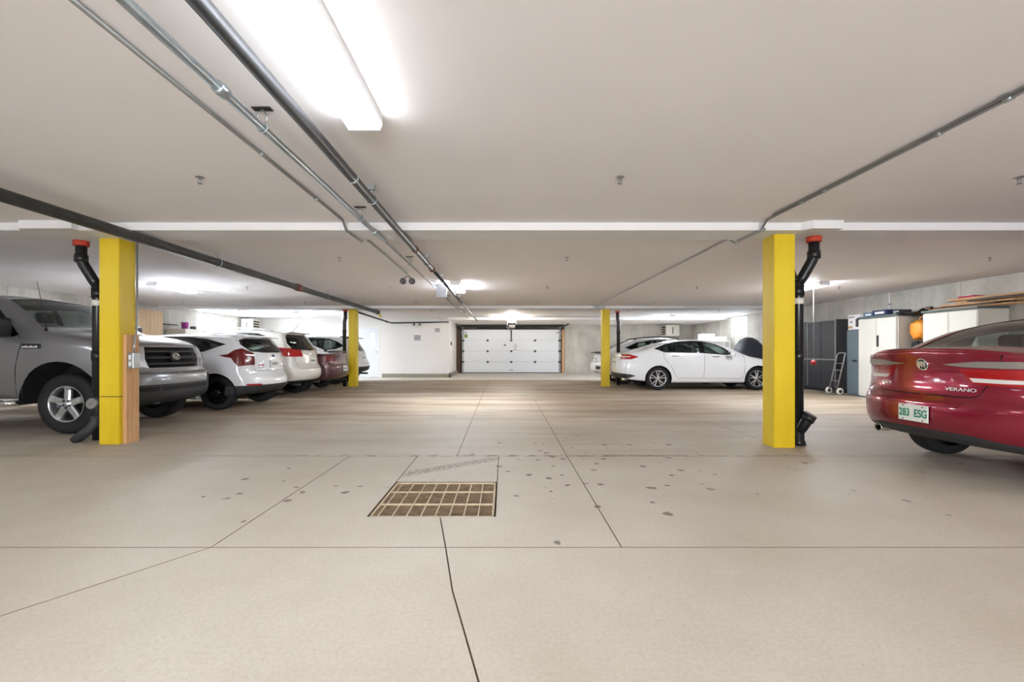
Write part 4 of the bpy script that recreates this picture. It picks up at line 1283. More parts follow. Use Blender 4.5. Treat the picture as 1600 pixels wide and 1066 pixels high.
def sedan_red():
    c = Car('dark red sedan with plate 283 ESG at the right edge', 'car', (3.80, 4.22, 0), math.radians(0.5), 'paint_red', RED_SP, na=110, nb=36, nc=30, name='sedan')
    dlo = [(1.06, 1.175), (1.26, 1.09), (2.3, 1.06), (3.0, 1.01), (3.10, 1.04), (2.7, 1.27), (2.4, 1.345), (2.0, 1.365), (1.6, 1.335), (1.3, 1.265)]
    c.windows(dlo, [[(1.4, 1.11), (2.2, 1.085), (2.2, 1.335), (2.0, 1.34), (1.65, 1.315), (1.4, 1.265)], [(2.36, 1.08), (2.95, 1.04), (3.0, 1.06), (2.68, 1.24), (2.36, 1.325)]])
    c.part([(.52, -.66), (1.34, -.52), (1.34, .52), (.52, .66)], 'rear_window', 'glass_car', 'top', lambda p, n: n.z > .2, -.006)
    c.part([(2.66, -.52), (3.40, -.66), (3.40, .66), (2.66, .52)], 'windshield', 'glass_car', 'top', lambda p, n: n.z > .2, -.006)
    for sg in (-1, 1):
        S = (lambda p, n, sg=sg: (n.x < -.05) and p.y * sg > 0 and p.x < .62)
        pl = lambda q: [(sg * a, b) for a, b in q]
        c.part(pl([(.19, .990), (.36, .972), (.60, .967), (.88, .968), (.89, 1.005), (.70, 1.022), (.45, 1.02)]), 'chrome_eyebrow', 'satin_metal', 'rear', S, .008, .02)
        c.part(pl([(.42, .846), (.62, .843), (.80, .846), (.80, .874), (.62, .876), (.39, .880)]), 'reverse_lamp', 'lamp_clear', 'rear', S, .002, .02)
        c.part(pl([(.801, .846), (.90, .850), (.90, .876), (.801, .874)]), 'amber_lamp', 'lamp_amber', 'rear', S, .002, .02)
        c.part(pl([(.305, .955), (.36, .893), (.40, .830), (.62, .822), (.92, .822), (.92, .955), (.60, .955)]), 'taillight', 'lamp_red', 'rear', S, .003, .02)
        c.seam([(sg * .64, 1.12), (sg * .60, 1.03), (sg * .555, .90), (sg * .50, .80), (sg * .47, .735), (sg * .42, .715)], 'rear', lambda p, n, sg=sg: n.x < -.05 and p.y * sg > 0, .008, 'trunk_seam')
    c.seam([(-.42, .715), (0, .712), (.42, .715)], 'rear', rearsel, .010, 'trunk_seam')
    c.seam([(-.40, .665), (-.37, .625), (.37, .625), (.40, .665)], 'rear', rearsel, .005, 'bumper_crease')
    c.part([(-.95, .15), (.95, .15), (.95, .35), (.62, .37), (.45, .40), (-.45, .40), (-.62, .37), (-.95, .35)], 'lower_valance', 'grey_plastic', 'rear', lambda p, n: p.x < .60, .002, .02)
    c.plate(0.0, .535, '283  ESG')
    # lip spoiler on the trunk edge
    b = MB(); pts = []
    for i in range(19):
        y = -.70 + 1.40 * i / 18
        p = c.hit((-3, y, 1.085), (1, 0, 0))[0]
        pts.append((p.x + .022, y, 1.115 - .05 * (abs(y) / .7) ** 3))
    b.tube(pts, .020, 8).build('lip_spoiler', 'paint_red', c.t)
    # round emblem: ring with three slanted shields
    M = c.rear_M(0, .985, .006)
    e = MB(); e.torus((0, 0, 0), .052, .007, 'z', 32, 8); e.bm.transform(M)
    em_ = e.build('emblem', 'chrome', c.t)
    e = MB()
    e.lathe([(0, .001), (.047, .001)], 'z', 28); e.bm.transform(M); e.build('emblem_field', 'grey_plastic', em_)
    for k in (-1, 0, 1):
        x = k * .026
        e = MB().prism([(x - .014, .026), (x + .010, .034), (x + .014, .004), (x - .002, -.034), (x - .016, -.008)], .001, .007, 'z'); e.bm.transform(M)
        e.build('shield', 'chrome', em_)
    M = c.rear_M(-.335, .775, .004); text('badge_lettering', 'VERANO', .042, 'badge_silver', c.t, M, 1.45, .002)
    M = c.rear_M(.42, .795, .004); text('badge_lettering', 'BUICK', .038, 'badge_silver', c.t, M, 1.35, .002)
    for y in (.56,):
        p = c.hit((-3, y, .40), (1, 0, 0))[0]
        MB().lathe([(.034, .0), (.044, -.004), (.046, .0), (.046, .12)], 'x', 22, (p.x + .03, y, .315)).build('exhaust_tip', 'chrome', c.t)
    c.arches((.98, 3.665), .375, .33)
    c.cabin(.9, 3.4, .55, [(1.48, (-.36, .36), .38), (2.15, (-.38, .38), .56)], dash=3.05)
    c.wheel(.98, .33, .22, (5, .06, .05, 0), .03, 'alloy', k=.70); c.wheel(3.665, .33, .22, (5, .06, .05, 0), .03, 'alloy', k=.70)
    c.seams([(3.35, 1.0), (3.38, .85), (3.35, .36)]); c.seams([(2.28, 1.07), (2.28, .34)])
    c.mirror(3.0, 1.03, 'paint_red')
    c.finish()
sedan_red()

# ---------------- silver grey pickup, near left ------------------------------
def pickup():
    sp = dict(top=[(.05, 1.36), (1.0, 1.375), (1.80, 1.38), (1.95, 1.45), (2.12, 1.80), (2.35, 1.905), (2.9, 1.935), (3.5, 1.93), (3.84, 1.885), (4.17, 1.70), (4.50, 1.465), (4.64, 1.42), (5.0, 1.375), (5.4, 1.305), (5.60, 1.225)],
              rear=[(.10, .52), (0, .60), (0, .80), (.06, .84), (.06, 1.1), (.05, 1.36)],
              front=[(5.68, .37), (5.80, .46), (5.81, .66), (5.79, .80), (5.70, .85), (5.68, 1.0), (5.60, 1.225)],
              bottom=[(.10, .52), (1.0, .50), (2.2, .47), (3.6, .47), (4.8, .47), (5.3, .42), (5.68, .37)],
              w=[(0, .93), (.4, .97), (1.2, 1.0), (3.0, 1.0), (4.9, 1.01), (5.5, .98), (5.81, .93)],
              belt=[(0, 1.30), (2.0, 1.33), (3.8, 1.285), (4.5, 1.24), (5.2, 1.19), (5.81, 1.06)], pr=.06, pf=.30, pw=3.0, tumble=.42, crown=.055)
    c = Car('grey pickup truck with chrome grille parked behind the near left column', 'truck', (-10.70, 6.94, 0), 0, 'paint_tundra', sp, na=120, nb=34, nc=26, name='pickup_truck')
    dlo = [(2.30, 1.36), (4.25, 1.30), (4.30, 1.33), (3.88, 1.68), (3.58, 1.80), (2.5, 1.82), (2.36, 1.74)]
    c.windows(dlo, [[(2.42, 1.385), (3.05, 1.36), (3.05, 1.79), (2.55, 1.79), (2.44, 1.73)], [(3.16, 1.36), (4.20, 1.33), (3.84, 1.66), (3.56, 1.77), (3.16, 1.785)]], 'glass_dark')
    c.part([(3.88, -.66), (4.48, -.80), (4.54, -.40), (4.56, 0), (4.54, .40), (4.48, .80), (3.88, .66)], 'windshield', 'glass_car', 'top', lambda p, n: n.z > .2, -.008)
    c.seams([(4.30, 1.32), (4.37, 1.24), (4.33, .95), (4.29, .62), (4.28, .52)], .010)
    c.seams([(3.08, 1.36), (3.08, .52)], .010)
    # grille: dark opening inside a chrome surround
    G = lambda p, n: n.x > .05 and p.x > 5.2
    op_ = c.part([(-.50, .865), (.50, .865), (.545, 1.00), (.50, 1.165), (-.50, 1.165), (-.545, 1.00)], 'grille', 'well', 'rear', G, -.05, .0)
    c.part([(-.66, .815), (.66, .815), (.69, 1.00), (.58, 1.185), (.50, 1.20), (-.50, 1.20), (-.58, 1.185), (-.69, 1.00)], 'grille_surround', 'alloy', 'rear', G, .012, .06)
    for z in (.925, 1.015, 1.105):
        pts = []
        for i in range(15):
            y = -.53 + 1.06 * i / 14
            p = c.hit((9, y, z), (-1, 0, 0))[0]; pts.append((p.x - .012, y, z))
        MB().tube(pts, .024, 8).build('grille_bar', 'black_plastic', op_)
    # emblem: three overlapping ovals on a dark tile
    M = c.rear_M(0, 1.03, .012, (-1, 0, 0))
    b = MB().bevbox(-.085, .085, -.07, .07, -.03, .006, .01, 1, M).build('emblem_tile', 'black_plastic', op_)
    e = MB(); e.torus((0, 0, .012), .060, .0075, 'z', 32, 8, 1.12, .80); e.torus((0, .014, .013), .030, .0065, 'z', 28, 8, 1.35, .80); e.torus((0, -.002, .014), .040, .0065, 'z', 28, 8, .55, 1.05)
    e.bm.transform(M); e.build('emblem', 'chrome', op_)
    # headlights
    c.both([(5.45, .90), (5.80, .86), (5.80, 1.16), (5.50, 1.17), (5.43, 1.08)], 'headlight', 'lamp_clear', .66, .003, .03)
    # lower bumper, air intakes
    lb = c.part([(-.80, .28), (.80, .28), (.84, .50), (.80, .635), (-.80, .635), (-.84, .50)], 'lower_bumper', 'grey_plastic', 'rear', lambda p, n: p.x > 5.3 and n.x > -.2, .006, .03)
    for y0, y1 in ((-.72, -.44), (-.41, .41), (.44, .72)):
        pts = []
        b = MB()
        m_ = 8
        vs = []
        for i in range(m_ + 1):
            y = y0 + (y1 - y0) * i / m_
            for z in (.545, .605):
                p = c.hit((9, y, z), (-1, 0, 0))[0]; vs.append((p.x + .009, y, z))
        b.faces(vs, [(2 * i, 2 * i + 1, 2 * i + 3, 2 * i + 2) for i in range(m_)]).build('air_intake', 'seam', lb)
    for y in (-.80, .80):
        M = c.rear_M(y, .70, .002, (-1, 0, 0))
        b = MB().lathe([(.062, .0), (.055, .008), (.048, -.004), (0, -.004)], 'z', 20); b.bm.transform(M); b.build('fog_lamp', 'grey_plastic', c.t)
    for y in (-.38, .38):
        MB().bevbox(5.60, 5.70, y - .06, y + .06, .345, .375, .008, 1).build('tow_hook', 'grey_plastic', c.t)
    c.seam([(-.9, .80), (0, .79), (.9, .80)], 'rear', lambda p, n: n.x > .1 and p.x > 5.3, .010, 'bumper_seam')
    # hood edge
    for sg in (-1, 1):
        c.seam([(4.64, sg * .80), (5.0, sg * .77), (5.45, sg * .70)], 'top', lambda p, n: n.z > .5, .009, 'hood_seam')
    # badge, antenna
    p, n = c.hit((4.51, -3, 1.175), (0, 1, 0))
    bd = MB().bevbox(-.125, .125, -.010, .002, -.032, .032, .004, 1).build('badge', 'black_plastic', c.t, (p.x, p.y, p.z))
    for k in range(6):
        MB().box(-.112 + .034 * k, -.086 + .034 * k, -.0125, -.0102, -.020, -.002 + .008 * (k % 2)).build('badge_lettering', 'badge_silver', bd)
    p = c.hit((4.58, -.86, 3), (0, 0, -1))[0]
    MB().lathe([(.024, 0), (.018, .03), (.008, .05), (.008, .08)], 'z', 12, (p.x, p.y, p.z - .01)).tube([(p.x, p.y, p.z + .05), (p.x - .12, p.y, p.z + .66)], .0035, 6).build('antenna', 'black_metal', c.t)
    c.mirror(4.16, 1.40, 'black_plastic', .16, .26, .13)
    for sg in (-1, 1):
        MB().tube([(2.05, sg * .99, .42), (4.18, sg * .99, .42), (4.30, sg * .93, .43)], .038, 12).build('side_step', 'chrome', c.t)
        MB().box(2.2, 4.1, sg * 0.99 - .04, sg * .99 + .04, .452, .462).build('step_pad', 'black_plastic', c.t)
        for x in (2.3, 3.7):
            MB().box(x - .03, x + .03, min(sg * .70, sg * .99), max(sg * .70, sg * .99), .40, .43).build('step_bracket', 'black_metal', c.t)
    c.arches((1.19, 4.87), .525, .40, .45)
    c.cabin(2.2, 4.4, .80, [(2.6, (-.40, .40), .58), (3.45, (-.42, .42), .60)], .75, dash=4.22)
    c.wheel(1.19, .405, .275, (5, .115, .105, 0), .05, 'alloy', k=.60); c.wheel(4.87, .405, .275, (5, .115, .105, 0), .05, 'alloy', k=.60)
    MB().bevbox(-.0, .0 + .35, -.55, .55, .30, .44, .03, 2).build('skid_plate', 'black_plastic', c.t, (5.0, 0, 0))
    c.finish()
pickup()

# ---------------- white hatchback, left row ----------------------------------
def hatchback():
    sp = dict(top=[(.44, 1.405), (.8, 1.445), (1.5, 1.472), (2.1, 1.455), (2.6, 1.33), (3.1, 1.11), (3.35, 1.02), (3.9, .92), (4.2, .80), (4.28, .69)],
              rear=[(.20, .29), (.04, .38), (0, .50), (.04, .62), (.11, .70), (.13, .92), (.16, 1.07), (.30, 1.25), (.44, 1.405)],
              front=[(4.22, .21), (4.35, .38), (4.36, .54), (4.28, .69)],
              bottom=[(.20, .29), (.6, .25), (1.3, .195), (3.0, .195), (3.9, .2), (4.22, .21)],
              w=[(0, .84), (.4, .885), (.8, .91), (2.2, .912), (3.5, .905), (4.0, .86), (4.36, .74)],
              belt=[(0, 1.06), (.6, 1.13), (1.5, 1.06), (2.9, .97), (3.8, .86), (4.36, .66)], pr=.34, pf=.34, pw=2.4, tumble=.44)
    c = Car('white hatchback with black wheels between the pickup and silver crossover', 'car', (-4.63, 9.40, 0), PI, 'paint_white', sp, na=104, nb=30, nc=30, name='hatchback')
    dlo = [(.62, 1.245), (1.0, 1.105), (1.5, 1.06), (2.85, .985), (3.0, 1.02), (2.6, 1.255), (2.3, 1.345), (1.85, 1.395), (1.4, 1.39), (1.0, 1.345)]
    c.windows(dlo, [[(.76, 1.225), (1.0, 1.135), (1.12, 1.13), (1.22, 1.31), (1.02, 1.30)], [(1.36, 1.11), (1.95, 1.075), (1.95, 1.355), (1.5, 1.36)], [(2.06, 1.07), (2.8, 1.02), (2.55, 1.22), (2.28, 1.31), (2.06, 1.34)]])
    c.part([(-.60, 1.11), (-.30, 1.085), (.30, 1.085), (.60, 1.11), (.70, 1.24), (.66, 1.33), (.5, 1.365), (-.5, 1.365), (-.66, 1.33), (-.70, 1.24)], 'rear_window', 'glass_dark', 'rear', lambda p, n: n.x < -.1 and p.x < .9, -.004)
    for o in c.both([(.72, 1.035), (.56, 1.055), (.46, 1.13), (.37, 1.165), (.22, 1.06), (.02, .985), (-.1, .90), (.12, .862), (.38, .828), (.45, .91), (.50, .985), (.62, 1.005)], 'taillight', 'lamp_dark_red', .56, .006, .02, None):
        pass
    for sg in (-1, 1):
        p, n = c.hit((-3, sg * .66, .975), (1, 0, 0))
        MB().lathe([(0, .018), (.03, .015), (.045, .004), (.048, -.01)], 'z', 18).build('reverse_lamp', 'lamp_clear', c.t).matrix_local = Matrix.Translation(p + n * .002) @ n.to_track_quat('Z', 'Y').to_matrix().to_4x4()
        c.part([(sg * .50, .452), (sg * .78, .462), (sg * .80, .492), (sg * .54, .485)], 'reflector', 'lamp_red', 'rear', lambda q, nn, sg=sg: nn.x < -.05 and q.y * sg > 0, .006, .01)
    c.both([(-.2, .10), (.66, .10), (.60, .45), (.30, .46), (-.2, .46)], 'lower_bumper', 'grey_plastic', .0, .003, .015)
    c.plate(0.0, .86)
    MB().bevbox(-.055, .055, -.022, .022, -.004, .006, .004, 1, c.rear_M(0, 1.02, .004)).build('emblem', 'blue_box', c.t)
    for y in (.42, -.42):
        MB().bevbox(-.07, .07, -.012, .012, -.002, .003, .002, 1, c.rear_M(y, .84, .003)).build('badge', 'tail_print' if y > 0 else 'chrome', c.t)
    MB().bevbox(-.07, .07, -.008, .008, -.002, .003, .002, 1, c.rear_M(.42, .79, .003)).build('badge', 'print_grey', c.t)
    c.seam([(-.62, 1.06), (-.60, .80), (-.55, .73), (.55, .73), (.60, .80), (.62, 1.06)], 'rear', rearsel, .008, 'hatch_seam')
    # roof spoiler with brake lamp
    s_ = MB()
    for i in range(12):
        pass
    sp_ = MB().prism([(.30, 1.385), (.33, 1.405), (.62, 1.445), (.72, 1.43), (.50, 1.375)], -.56, .56, 'y').build('roof_spoiler', 'paint_white', c.t, bevel=.008)
    MB().bevbox(.300, .318, -.13, .13, 1.382, 1.402, .004, 1).build('brake_lamp', 'lamp_dark_red', sp_)
    c.seams([(1.06, 1.10), (1.0, .98), (1.10, .74), (1.25, .48), (1.32, .32)]); c.seams([(2.0, 1.04), (2.0, .32)]); c.seams([(3.05, .98), (3.08, .32)])
    c.handle(1.34, .95, 'paint_white'); c.handle(2.28, .93, 'paint_white')
    c.arches((.79, 3.44), .372, .325)
    c.cabin(.7, 3.2, .52, [(1.05, (-.36, .36), .50), (2.0, (-.38, .38), .56)], dash=2.85)
    c.part([(2.5, -.50), (3.18, -.64), (3.18, .64), (2.5, .50)], 'windshield', 'glass_car', 'top', lambda p, n: n.z > .2, -.006)
    c.wheel(.79, .325, .22, (9, .035, .022, 0), .03, 'black_metal', k=.66); c.wheel(3.44, .325, .22, (9, .035, .022, 0), .03, 'black_metal', k=.66)
    MB().tube([(.45, -.5, .24), (.20, -.5, .235)], .03, 12).build('exhaust_tip', 'steel_black', c.t)
    c.mirror(2.95, 1.02, 'paint_white', .20, .12, .045)
    c.finish()
hatchback()

# ---------------- crossovers -------------------------------------------------
def crossover(label, loc, rz, paint, sp, dlo, panes, rearwin, lamp, plate_z, lamp_m='lamp_red', lowbump=None, wheel_r=.345, axles=(.88, 3.57), rails=False, dark_spoiler=None, antenna=False, gm='glass_dark', lamp_y=.42, name='crossover'):
    c = Car(label, 'suv', loc, rz, paint, sp, na=96, nb=28, nc=30, name=name)
    c.windows(dlo, panes, gm)
    c.part(rearwin, 'rear_window', 'glass_dark', 'rear', lambda p, n: n.x < -.1 and p.x < 1.3, -.004)
    c.both(lamp, 'taillight', lamp_m, lamp_y, .006, .02)
    if lowbump: c.both(lowbump, 'lower_bumper', 'grey_plastic', 0.0, .003, .015)
    c.plate(0.0, plate_z)
    MB().bevbox(-.05, .05, -.03, .03, -.004, .006, .004, 1, c.rear_M(0, plate_z + .16, .004)).build('emblem', 'chrome', c.t)
    a = axles
    c.seams([(a[0] + .32, sp['belt'][1][1]), (a[0] + .28, .98), (a[0] + .42, .6), (a[0] + .5, .36)]); c.seams([(2.05, 1.06), (2.05, .36)])
    c.seam([(-.66, sp['hz'] + .06), (-.66, .86), (-.6, .70), (.6, .70), (.66, .86), (.66, sp['hz'] + .06)], 'rear', rearsel, .009, 'hatch_seam')
    zr = max(p[1] for p in sp['top'])
    if dark_spoiler:
        x0, x1, z0, z1, m = dark_spoiler
        MB().prism([(x0, z0), (x0 + .04, z0 + .03), (x1, z1), (x1 + .1, z1 - .02), (x0 + .18, z0 - .005)], -.55, .55, 'y').build('roof_spoiler', m, c.t, bevel=.008)
    if rails:
        for sg in (-1, 1):
            pts = []
            for i in range(12):
                x = rails[0] + (rails[1] - rails[0]) * i / 11
                p = c.hit((x, sg * rails[2], 4), (0, 0, -1))[0]
                lift = .045 if 0 < i < 11 else -.005
                pts.append((p.x, p.y, p.z + lift))
            MB().tube(pts, .016, 8).build('roof_rail', rails[3], c.t)
    if antenna:
        p = c.hit((antenna, 0, 4), (0, 0, -1))[0]
        MB().tube([(p.x, 0, p.z - .01), (p.x - .16, 0, p.z + .20)], [.008, .003], 8).build('antenna', 'black_plastic', c.t)
    c.arches(axles, wheel_r + .05, wheel_r)
    c.cabin(.7, 3.4, .62, [(1.1, (-.36, .36), .52), (2.05, (-.38, .38), .58)], dash=3.0)
    c.wheel(axles[0], wheel_r, .22, (5, .06, .05, .18), .03, 'alloy_dark', k=.66); c.wheel(axles[1], wheel_r, .22, (5, .06, .05, .18), .03, 'alloy_dark', k=.66)
    for y in (-.55, .55):
        MB().tube([(.45, y, .32), (.17, y, .315)], .032, 12).build('exhaust_tip', 'steel_black', c.t)
    c.mirror(3.05, 1.14, paint, .20, .14, .045)
    c.finish()
    return c

rog = dict(top=[(.50, 1.585), (.9, 1.63), (1.6, 1.66), (2.3, 1.63), (2.85, 1.49), (3.3, 1.24), (3.55, 1.12), (4.1, 1.03), (4.45, .91), (4.55, .78)],
           rear=[(.18, .37), (.03, .46), (0, .58), (.02, .70), (.10, .80), (.13, 1.0), (.17, 1.12), (.36, 1.40), (.50, 1.585)],
           front=[(4.5, .25), (4.64, .45), (4.655, .6), (4.55, .78)],
           bottom=[(.18, .37), (.6, .31), (1.4, .25), (3.1, .25), (4.0, .25), (4.5, .25)],
           w=[(0, .83), (.4, .875), (.9, .895), (2.3, .90), (3.7, .895), (4.2, .85), (4.655, .74)],
           belt=[(0, 1.12), (.8, 1.17), (1.6, 1.12), (3.0, 1.07), (4.0, .95), (4.655, .75)], pr=.32, pf=.34, pw=2.4, tumble=.40, hz=1.06)
crossover('silver white crossover with roof rails between the hatchback and maroon car', (-4.72, 11.46, 0), PI, 'paint_pearl', rog,
          [(.78, 1.34), (.92, 1.245), (1.2, 1.185), (2.9, 1.10), (3.12, 1.12), (2.7, 1.40), (2.3, 1.53), (1.7, 1.575), (1.1, 1.545), (.86, 1.46)],
          [[(.86, 1.35), (.97, 1.27), (1.24, 1.22), (1.24, 1.515), (1.1, 1.505), (.92, 1.435)], [(1.34, 1.215), (2.02, 1.175), (2.02, 1.515), (1.7, 1.54), (1.34, 1.52)], [(2.12, 1.17), (2.92, 1.13), (2.62, 1.38), (2.28, 1.49), (2.12, 1.50)]],
          [(-.66, 1.16), (0, 1.13), (.66, 1.16), (.72, 1.30), (.64, 1.46), (.52, 1.52), (-.52, 1.52), (-.64, 1.46), (-.72, 1.30)],
          [(-.1, 1.13), (.30, 1.185), (.56, 1.20), (.46, 1.00), (.30, .985), (-.1, .985)], .88,
          lowbump=[(-.2, .2), (.42, .2), (.36, .41), (-.2, .43)], rails=(.85, 2.5, .56, 'satin_metal'), dark_spoiler=(.40, .75, 1.555, 1.625, 'paint_pearl'), antenna=.62)

esc = dict(rog)
esc['top'] = [(.48, 1.60), (.9, 1.655), (1.6, 1.684), (2.3, 1.655), (2.85, 1.50), (3.3, 1.24), (3.55, 1.12), (4.1, 1.03), (4.38, .91), (4.45, .78)]
esc['front'] = [(4.4, .25), (4.51, .45), (4.524, .6), (4.45, .78)]
esc['rear'] = [(.18, .40), (.03, .48), (0, .60), (.03, .72), (.12, .84), (.15, 1.0), (.19, 1.12), (.36, 1.40), (.48, 1.60)]
esc['bottom'] = [(.18, .40), (.6, .33), (1.4, .26), (3.1, .26), (4.0, .26), (4.4, .25)]
esc['w'] = [(0, .84), (.4, .89), (.9, .915), (2.3, .92), (3.7, .91), (4.1, .87), (4.524, .76)]
crossover('white crossover standing beyond the far left yellow column', (-4.86, 16.2, 0), PI, 'paint_white', esc,
          [(.56, 1.30), (.85, 1.19), (1.2, 1.17), (2.9, 1.10), (3.12, 1.12), (2.7, 1.41), (2.3, 1.545), (1.7, 1.585), (1.1, 1.55), (.80, 1.45)],
          [[(.66, 1.31), (.88, 1.22), (1.24, 1.20), (1.24, 1.52), (1.1, 1.51), (.86, 1.42)], [(1.34, 1.20), (2.02, 1.17), (2.02, 1.53), (1.7, 1.55), (1.34, 1.53)], [(2.12, 1.17), (2.92, 1.13), (2.62, 1.39), (2.28, 1.50), (2.12, 1.51)]],
          [(-.66, 1.15), (0, 1.12), (.66, 1.15), (.70, 1.30), (.62, 1.48), (-.62, 1.48), (-.70, 1.30)],
          [(-.1, .96), (.30, .98), (.46, 1.08), (.40, 1.14), (.18, 1.12), (-.1, 1.08)], .90, lamp_m='lamp_clear',
          lowbump=[(-.2, .2), (.46, .2), (.40, .56), (-.2, .62)], dark_spoiler=(.30, .72, 1.575, 1.645, 'black_gloss'))

ven = dict(top=[(.32, 1.10), (.6, 1.25), (.95, 1.40), (1.35, 1.53), (1.8, 1.59), (2.3, 1.61), (2.8, 1.57), (3.2, 1.40), (3.6, 1.18), (3.85, 1.08), (4.3, 1.0), (4.65, .88), (4.72, .76)],
           rear=[(.18, .36), (.03, .44), (0, .56), (.02, .70), (.14, .80), (.17, .95), (.20, 1.06), (.32, 1.10)],
           front=[(4.68, .25), (4.79, .45), (4.80, .6), (4.72, .76)],
           bottom=[(.18, .36), (.6, .30), (1.4, .24), (3.2, .24), (4.2, .25), (4.68, .25)],
           w=[(0, .85), (.4, .90), (.9, .93), (2.3, .95), (3.8, .94), (4.4, .88), (4.80, .76)],
           belt=[(0, 1.04), (.8, 1.12), (1.6, 1.10), (3.2, 1.04), (4.2, .92), (4.80, .74)], pr=.24, pf=.34, pw=2.6, tumble=.44, hz=1.0)
def wagon():
    c = Car('white sloping-back crossover with dark roof rails behind the white sedan', 'suv', (3.12, 16.35, 0), 0, 'paint_white', ven, na=96, nb=28, nc=24, name='crossover')
    c.windows([(.98, 1.24), (1.3, 1.14), (3.3, 1.07), (3.42, 1.10), (2.9, 1.40), (2.4, 1.50), (1.9, 1.50), (1.4, 1.42)],
              [[(1.4, 1.165), (2.2, 1.13), (2.2, 1.47), (1.9, 1.46), (1.45, 1.39)], [(2.3, 1.125), (3.25, 1.085), (2.85, 1.36), (2.38, 1.47)]])
    c.part([(.40, -.62), (1.22, -.54), (1.22, .54), (.40, .62)], 'rear_window', 'glass_car', 'top', lambda p, n: n.z > .1, -.005)
    c.part([(1.55, -.40), (2.75, -.40), (2.75, .40), (1.55, .40)], 'sunroof', 'black_gloss', 'top', lambda p, n: n.z > .5, .003, .008)
    c.both([(-.2, .90), (.30, .93), (.50, .99), (.34, 1.04), (-.2, 1.02)], 'taillight', 'lamp_clear', .50, .006, .02)
    c.both([(-.2, .50), (.14, .50), (.18, .58), (.10, .62), (-.2, .60)], 'fog_recess', 'black_plastic', .55, .004, .015)
    c.both([(-.2, .2), (.42, .2), (.36, .37), (-.2, .40)], 'lower_bumper', 'grey_plastic', 0, .003, .015)
    c.plate(0, .86)
    MB().prism([(.10, 1.06), (.12, 1.085), (.34, 1.12), (.40, 1.10)], -.60, .60, 'y').build('tail_spoiler', 'grey_plastic', c.t, bevel=.006)
    for sg in (-1, 1):
        pts = []
        for i in range(12):
            x = 1.35 + 1.7 * i / 11
            p = c.hit((x, sg * .56, 4), (0, 0, -1))[0]
            pts.append((p.x, p.y, p.z + (.045 if 0 < i < 11 else -.005)))
        MB().tube(pts, .018, 8).build('roof_rail', 'black_plastic', c.t)
    c.arches((.98, 3.76), .41, .36)
    c.cabin(.9, 3.6, .62, [(1.6, (-.36, .36), .40), (2.3, (-.38, .38), .58)], dash=3.25)
    c.part([(2.95, -.54), (3.62, -.68), (3.62, .68), (2.95, .54)], 'windshield', 'glass_car', 'top', lambda p, n: n.z > .2, -.006)
    c.wheel(.98, .36, .23, (5, .06, .05, .18), .03, 'alloy', k=.68); c.wheel(3.76, .36, .23, (5, .06, .05, .18), .03, 'alloy', k=.68)
    c.mirror(3.3, 1.10, 'paint_white')
    c.finish()
wagon()

# ---------------- maroon sedan, left row -------------------------------------
def sedan_maroon():
    sp = dict(RED_SP)
    sp['top'] = [(.05, 1.075), (.22, 1.085), (.55, 1.11), (.85, 1.22), (1.15, 1.33), (1.5, 1.405), (2.0, 1.435), (2.5, 1.405), (3.0, 1.23), (3.4, 1.06), (3.6, 1.0), (4.1, .93), (4.45, .84), (4.55, .72)]
    sp['rear'] = [(.20, .31), (.05, .38), (0, .50), (.005, .68), (.05, .74), (.07, .85), (.07, .96), (.05, 1.075)]
    sp['w'] = [(0, .78), (.4, .84), (1.0, .865), (2.4, .868), (3.7, .86), (4.3, .82), (4.67, .72)]
    sp['pr'] = .24
    c = Car('maroon sedan parked tail out against the far left yellow column', 'car', (-4.68, 13.36, 0), PI, 'paint_maroon', sp, na=92, nb=26, nc=22, name='sedan')
    c.windows([(.90, 1.16), (1.2, 1.065), (2.3, 1.04), (3.0, .99), (3.1, 1.02), (2.7, 1.25), (2.4, 1.335), (2.0, 1.365), (1.6, 1.345), (1.2, 1.27)],
              [[(1.35, 1.08), (2.2, 1.065), (2.2, 1.33), (1.65, 1.315), (1.35, 1.27)], [(2.36, 1.06), (2.95, 1.02), (2.66, 1.22), (2.36, 1.31)]])
    c.part([(.60, -.60), (1.36, -.48), (1.36, .48), (.60, .60)], 'rear_window', 'glass_car', 'top', lambda p, n: n.z > .2, -.005)
    c.both([(-.2, .84), (.22, .84), (.30, .92), (.24, 1.01), (-.2, 1.02)], 'taillight', 'lamp_dark_red', .46, .005, .02)
    c.plate(0, .62)
    pts = []
    for i in range(13):
        y = -.62 + 1.24 * i / 12
        pts.append((.12 + .12 * (abs(y) / .62) ** 3, y, 1.115 - .02 * (abs(y) / .62) ** 3))
    MB().tube(pts, .022, 8).build('lip_spoiler', 'black_gloss', c.t)
    c.seam([(-.50, 1.05), (-.46, .80), (-.42, .745), (.42, .745), (.46, .80), (.50, 1.05)], 'rear', rearsel, .009, 'trunk_seam')
    c.seams([(2.28, 1.05), (2.28, .34)]); c.seams([(3.35, 1.0), (3.38, .85), (3.35, .36)])
    c.part([(2.68, -.50), (3.38, -.63), (3.38, .63), (2.68, .50)], 'windshield', 'glass_car', 'top', lambda p, n: n.z > .2, -.006)
    c.arches((.98, 3.6), .36, .32)
    c.cabin(.9, 3.4, .53, [(1.48, (-.34, .34), .36), (2.15, (-.36, .36), .54)], .58, dash=3.05)
    c.wheel(.98, .32, .20, (5, .06, .05, 0), .03, 'alloy_dark', k=.66); c.wheel(3.6, .32, .20, (5, .06, .05, 0), .03, 'alloy_dark', k=.66)
    MB().tube([(.5, -.45, .28), (.12, -.45, .275)], .03, 12).build('exhaust_tip', 'steel_black', c.t)
    c.mirror(3.0, 1.02, 'paint_maroon', .20, .12, .045)
    c.finish()
sedan_maroon()
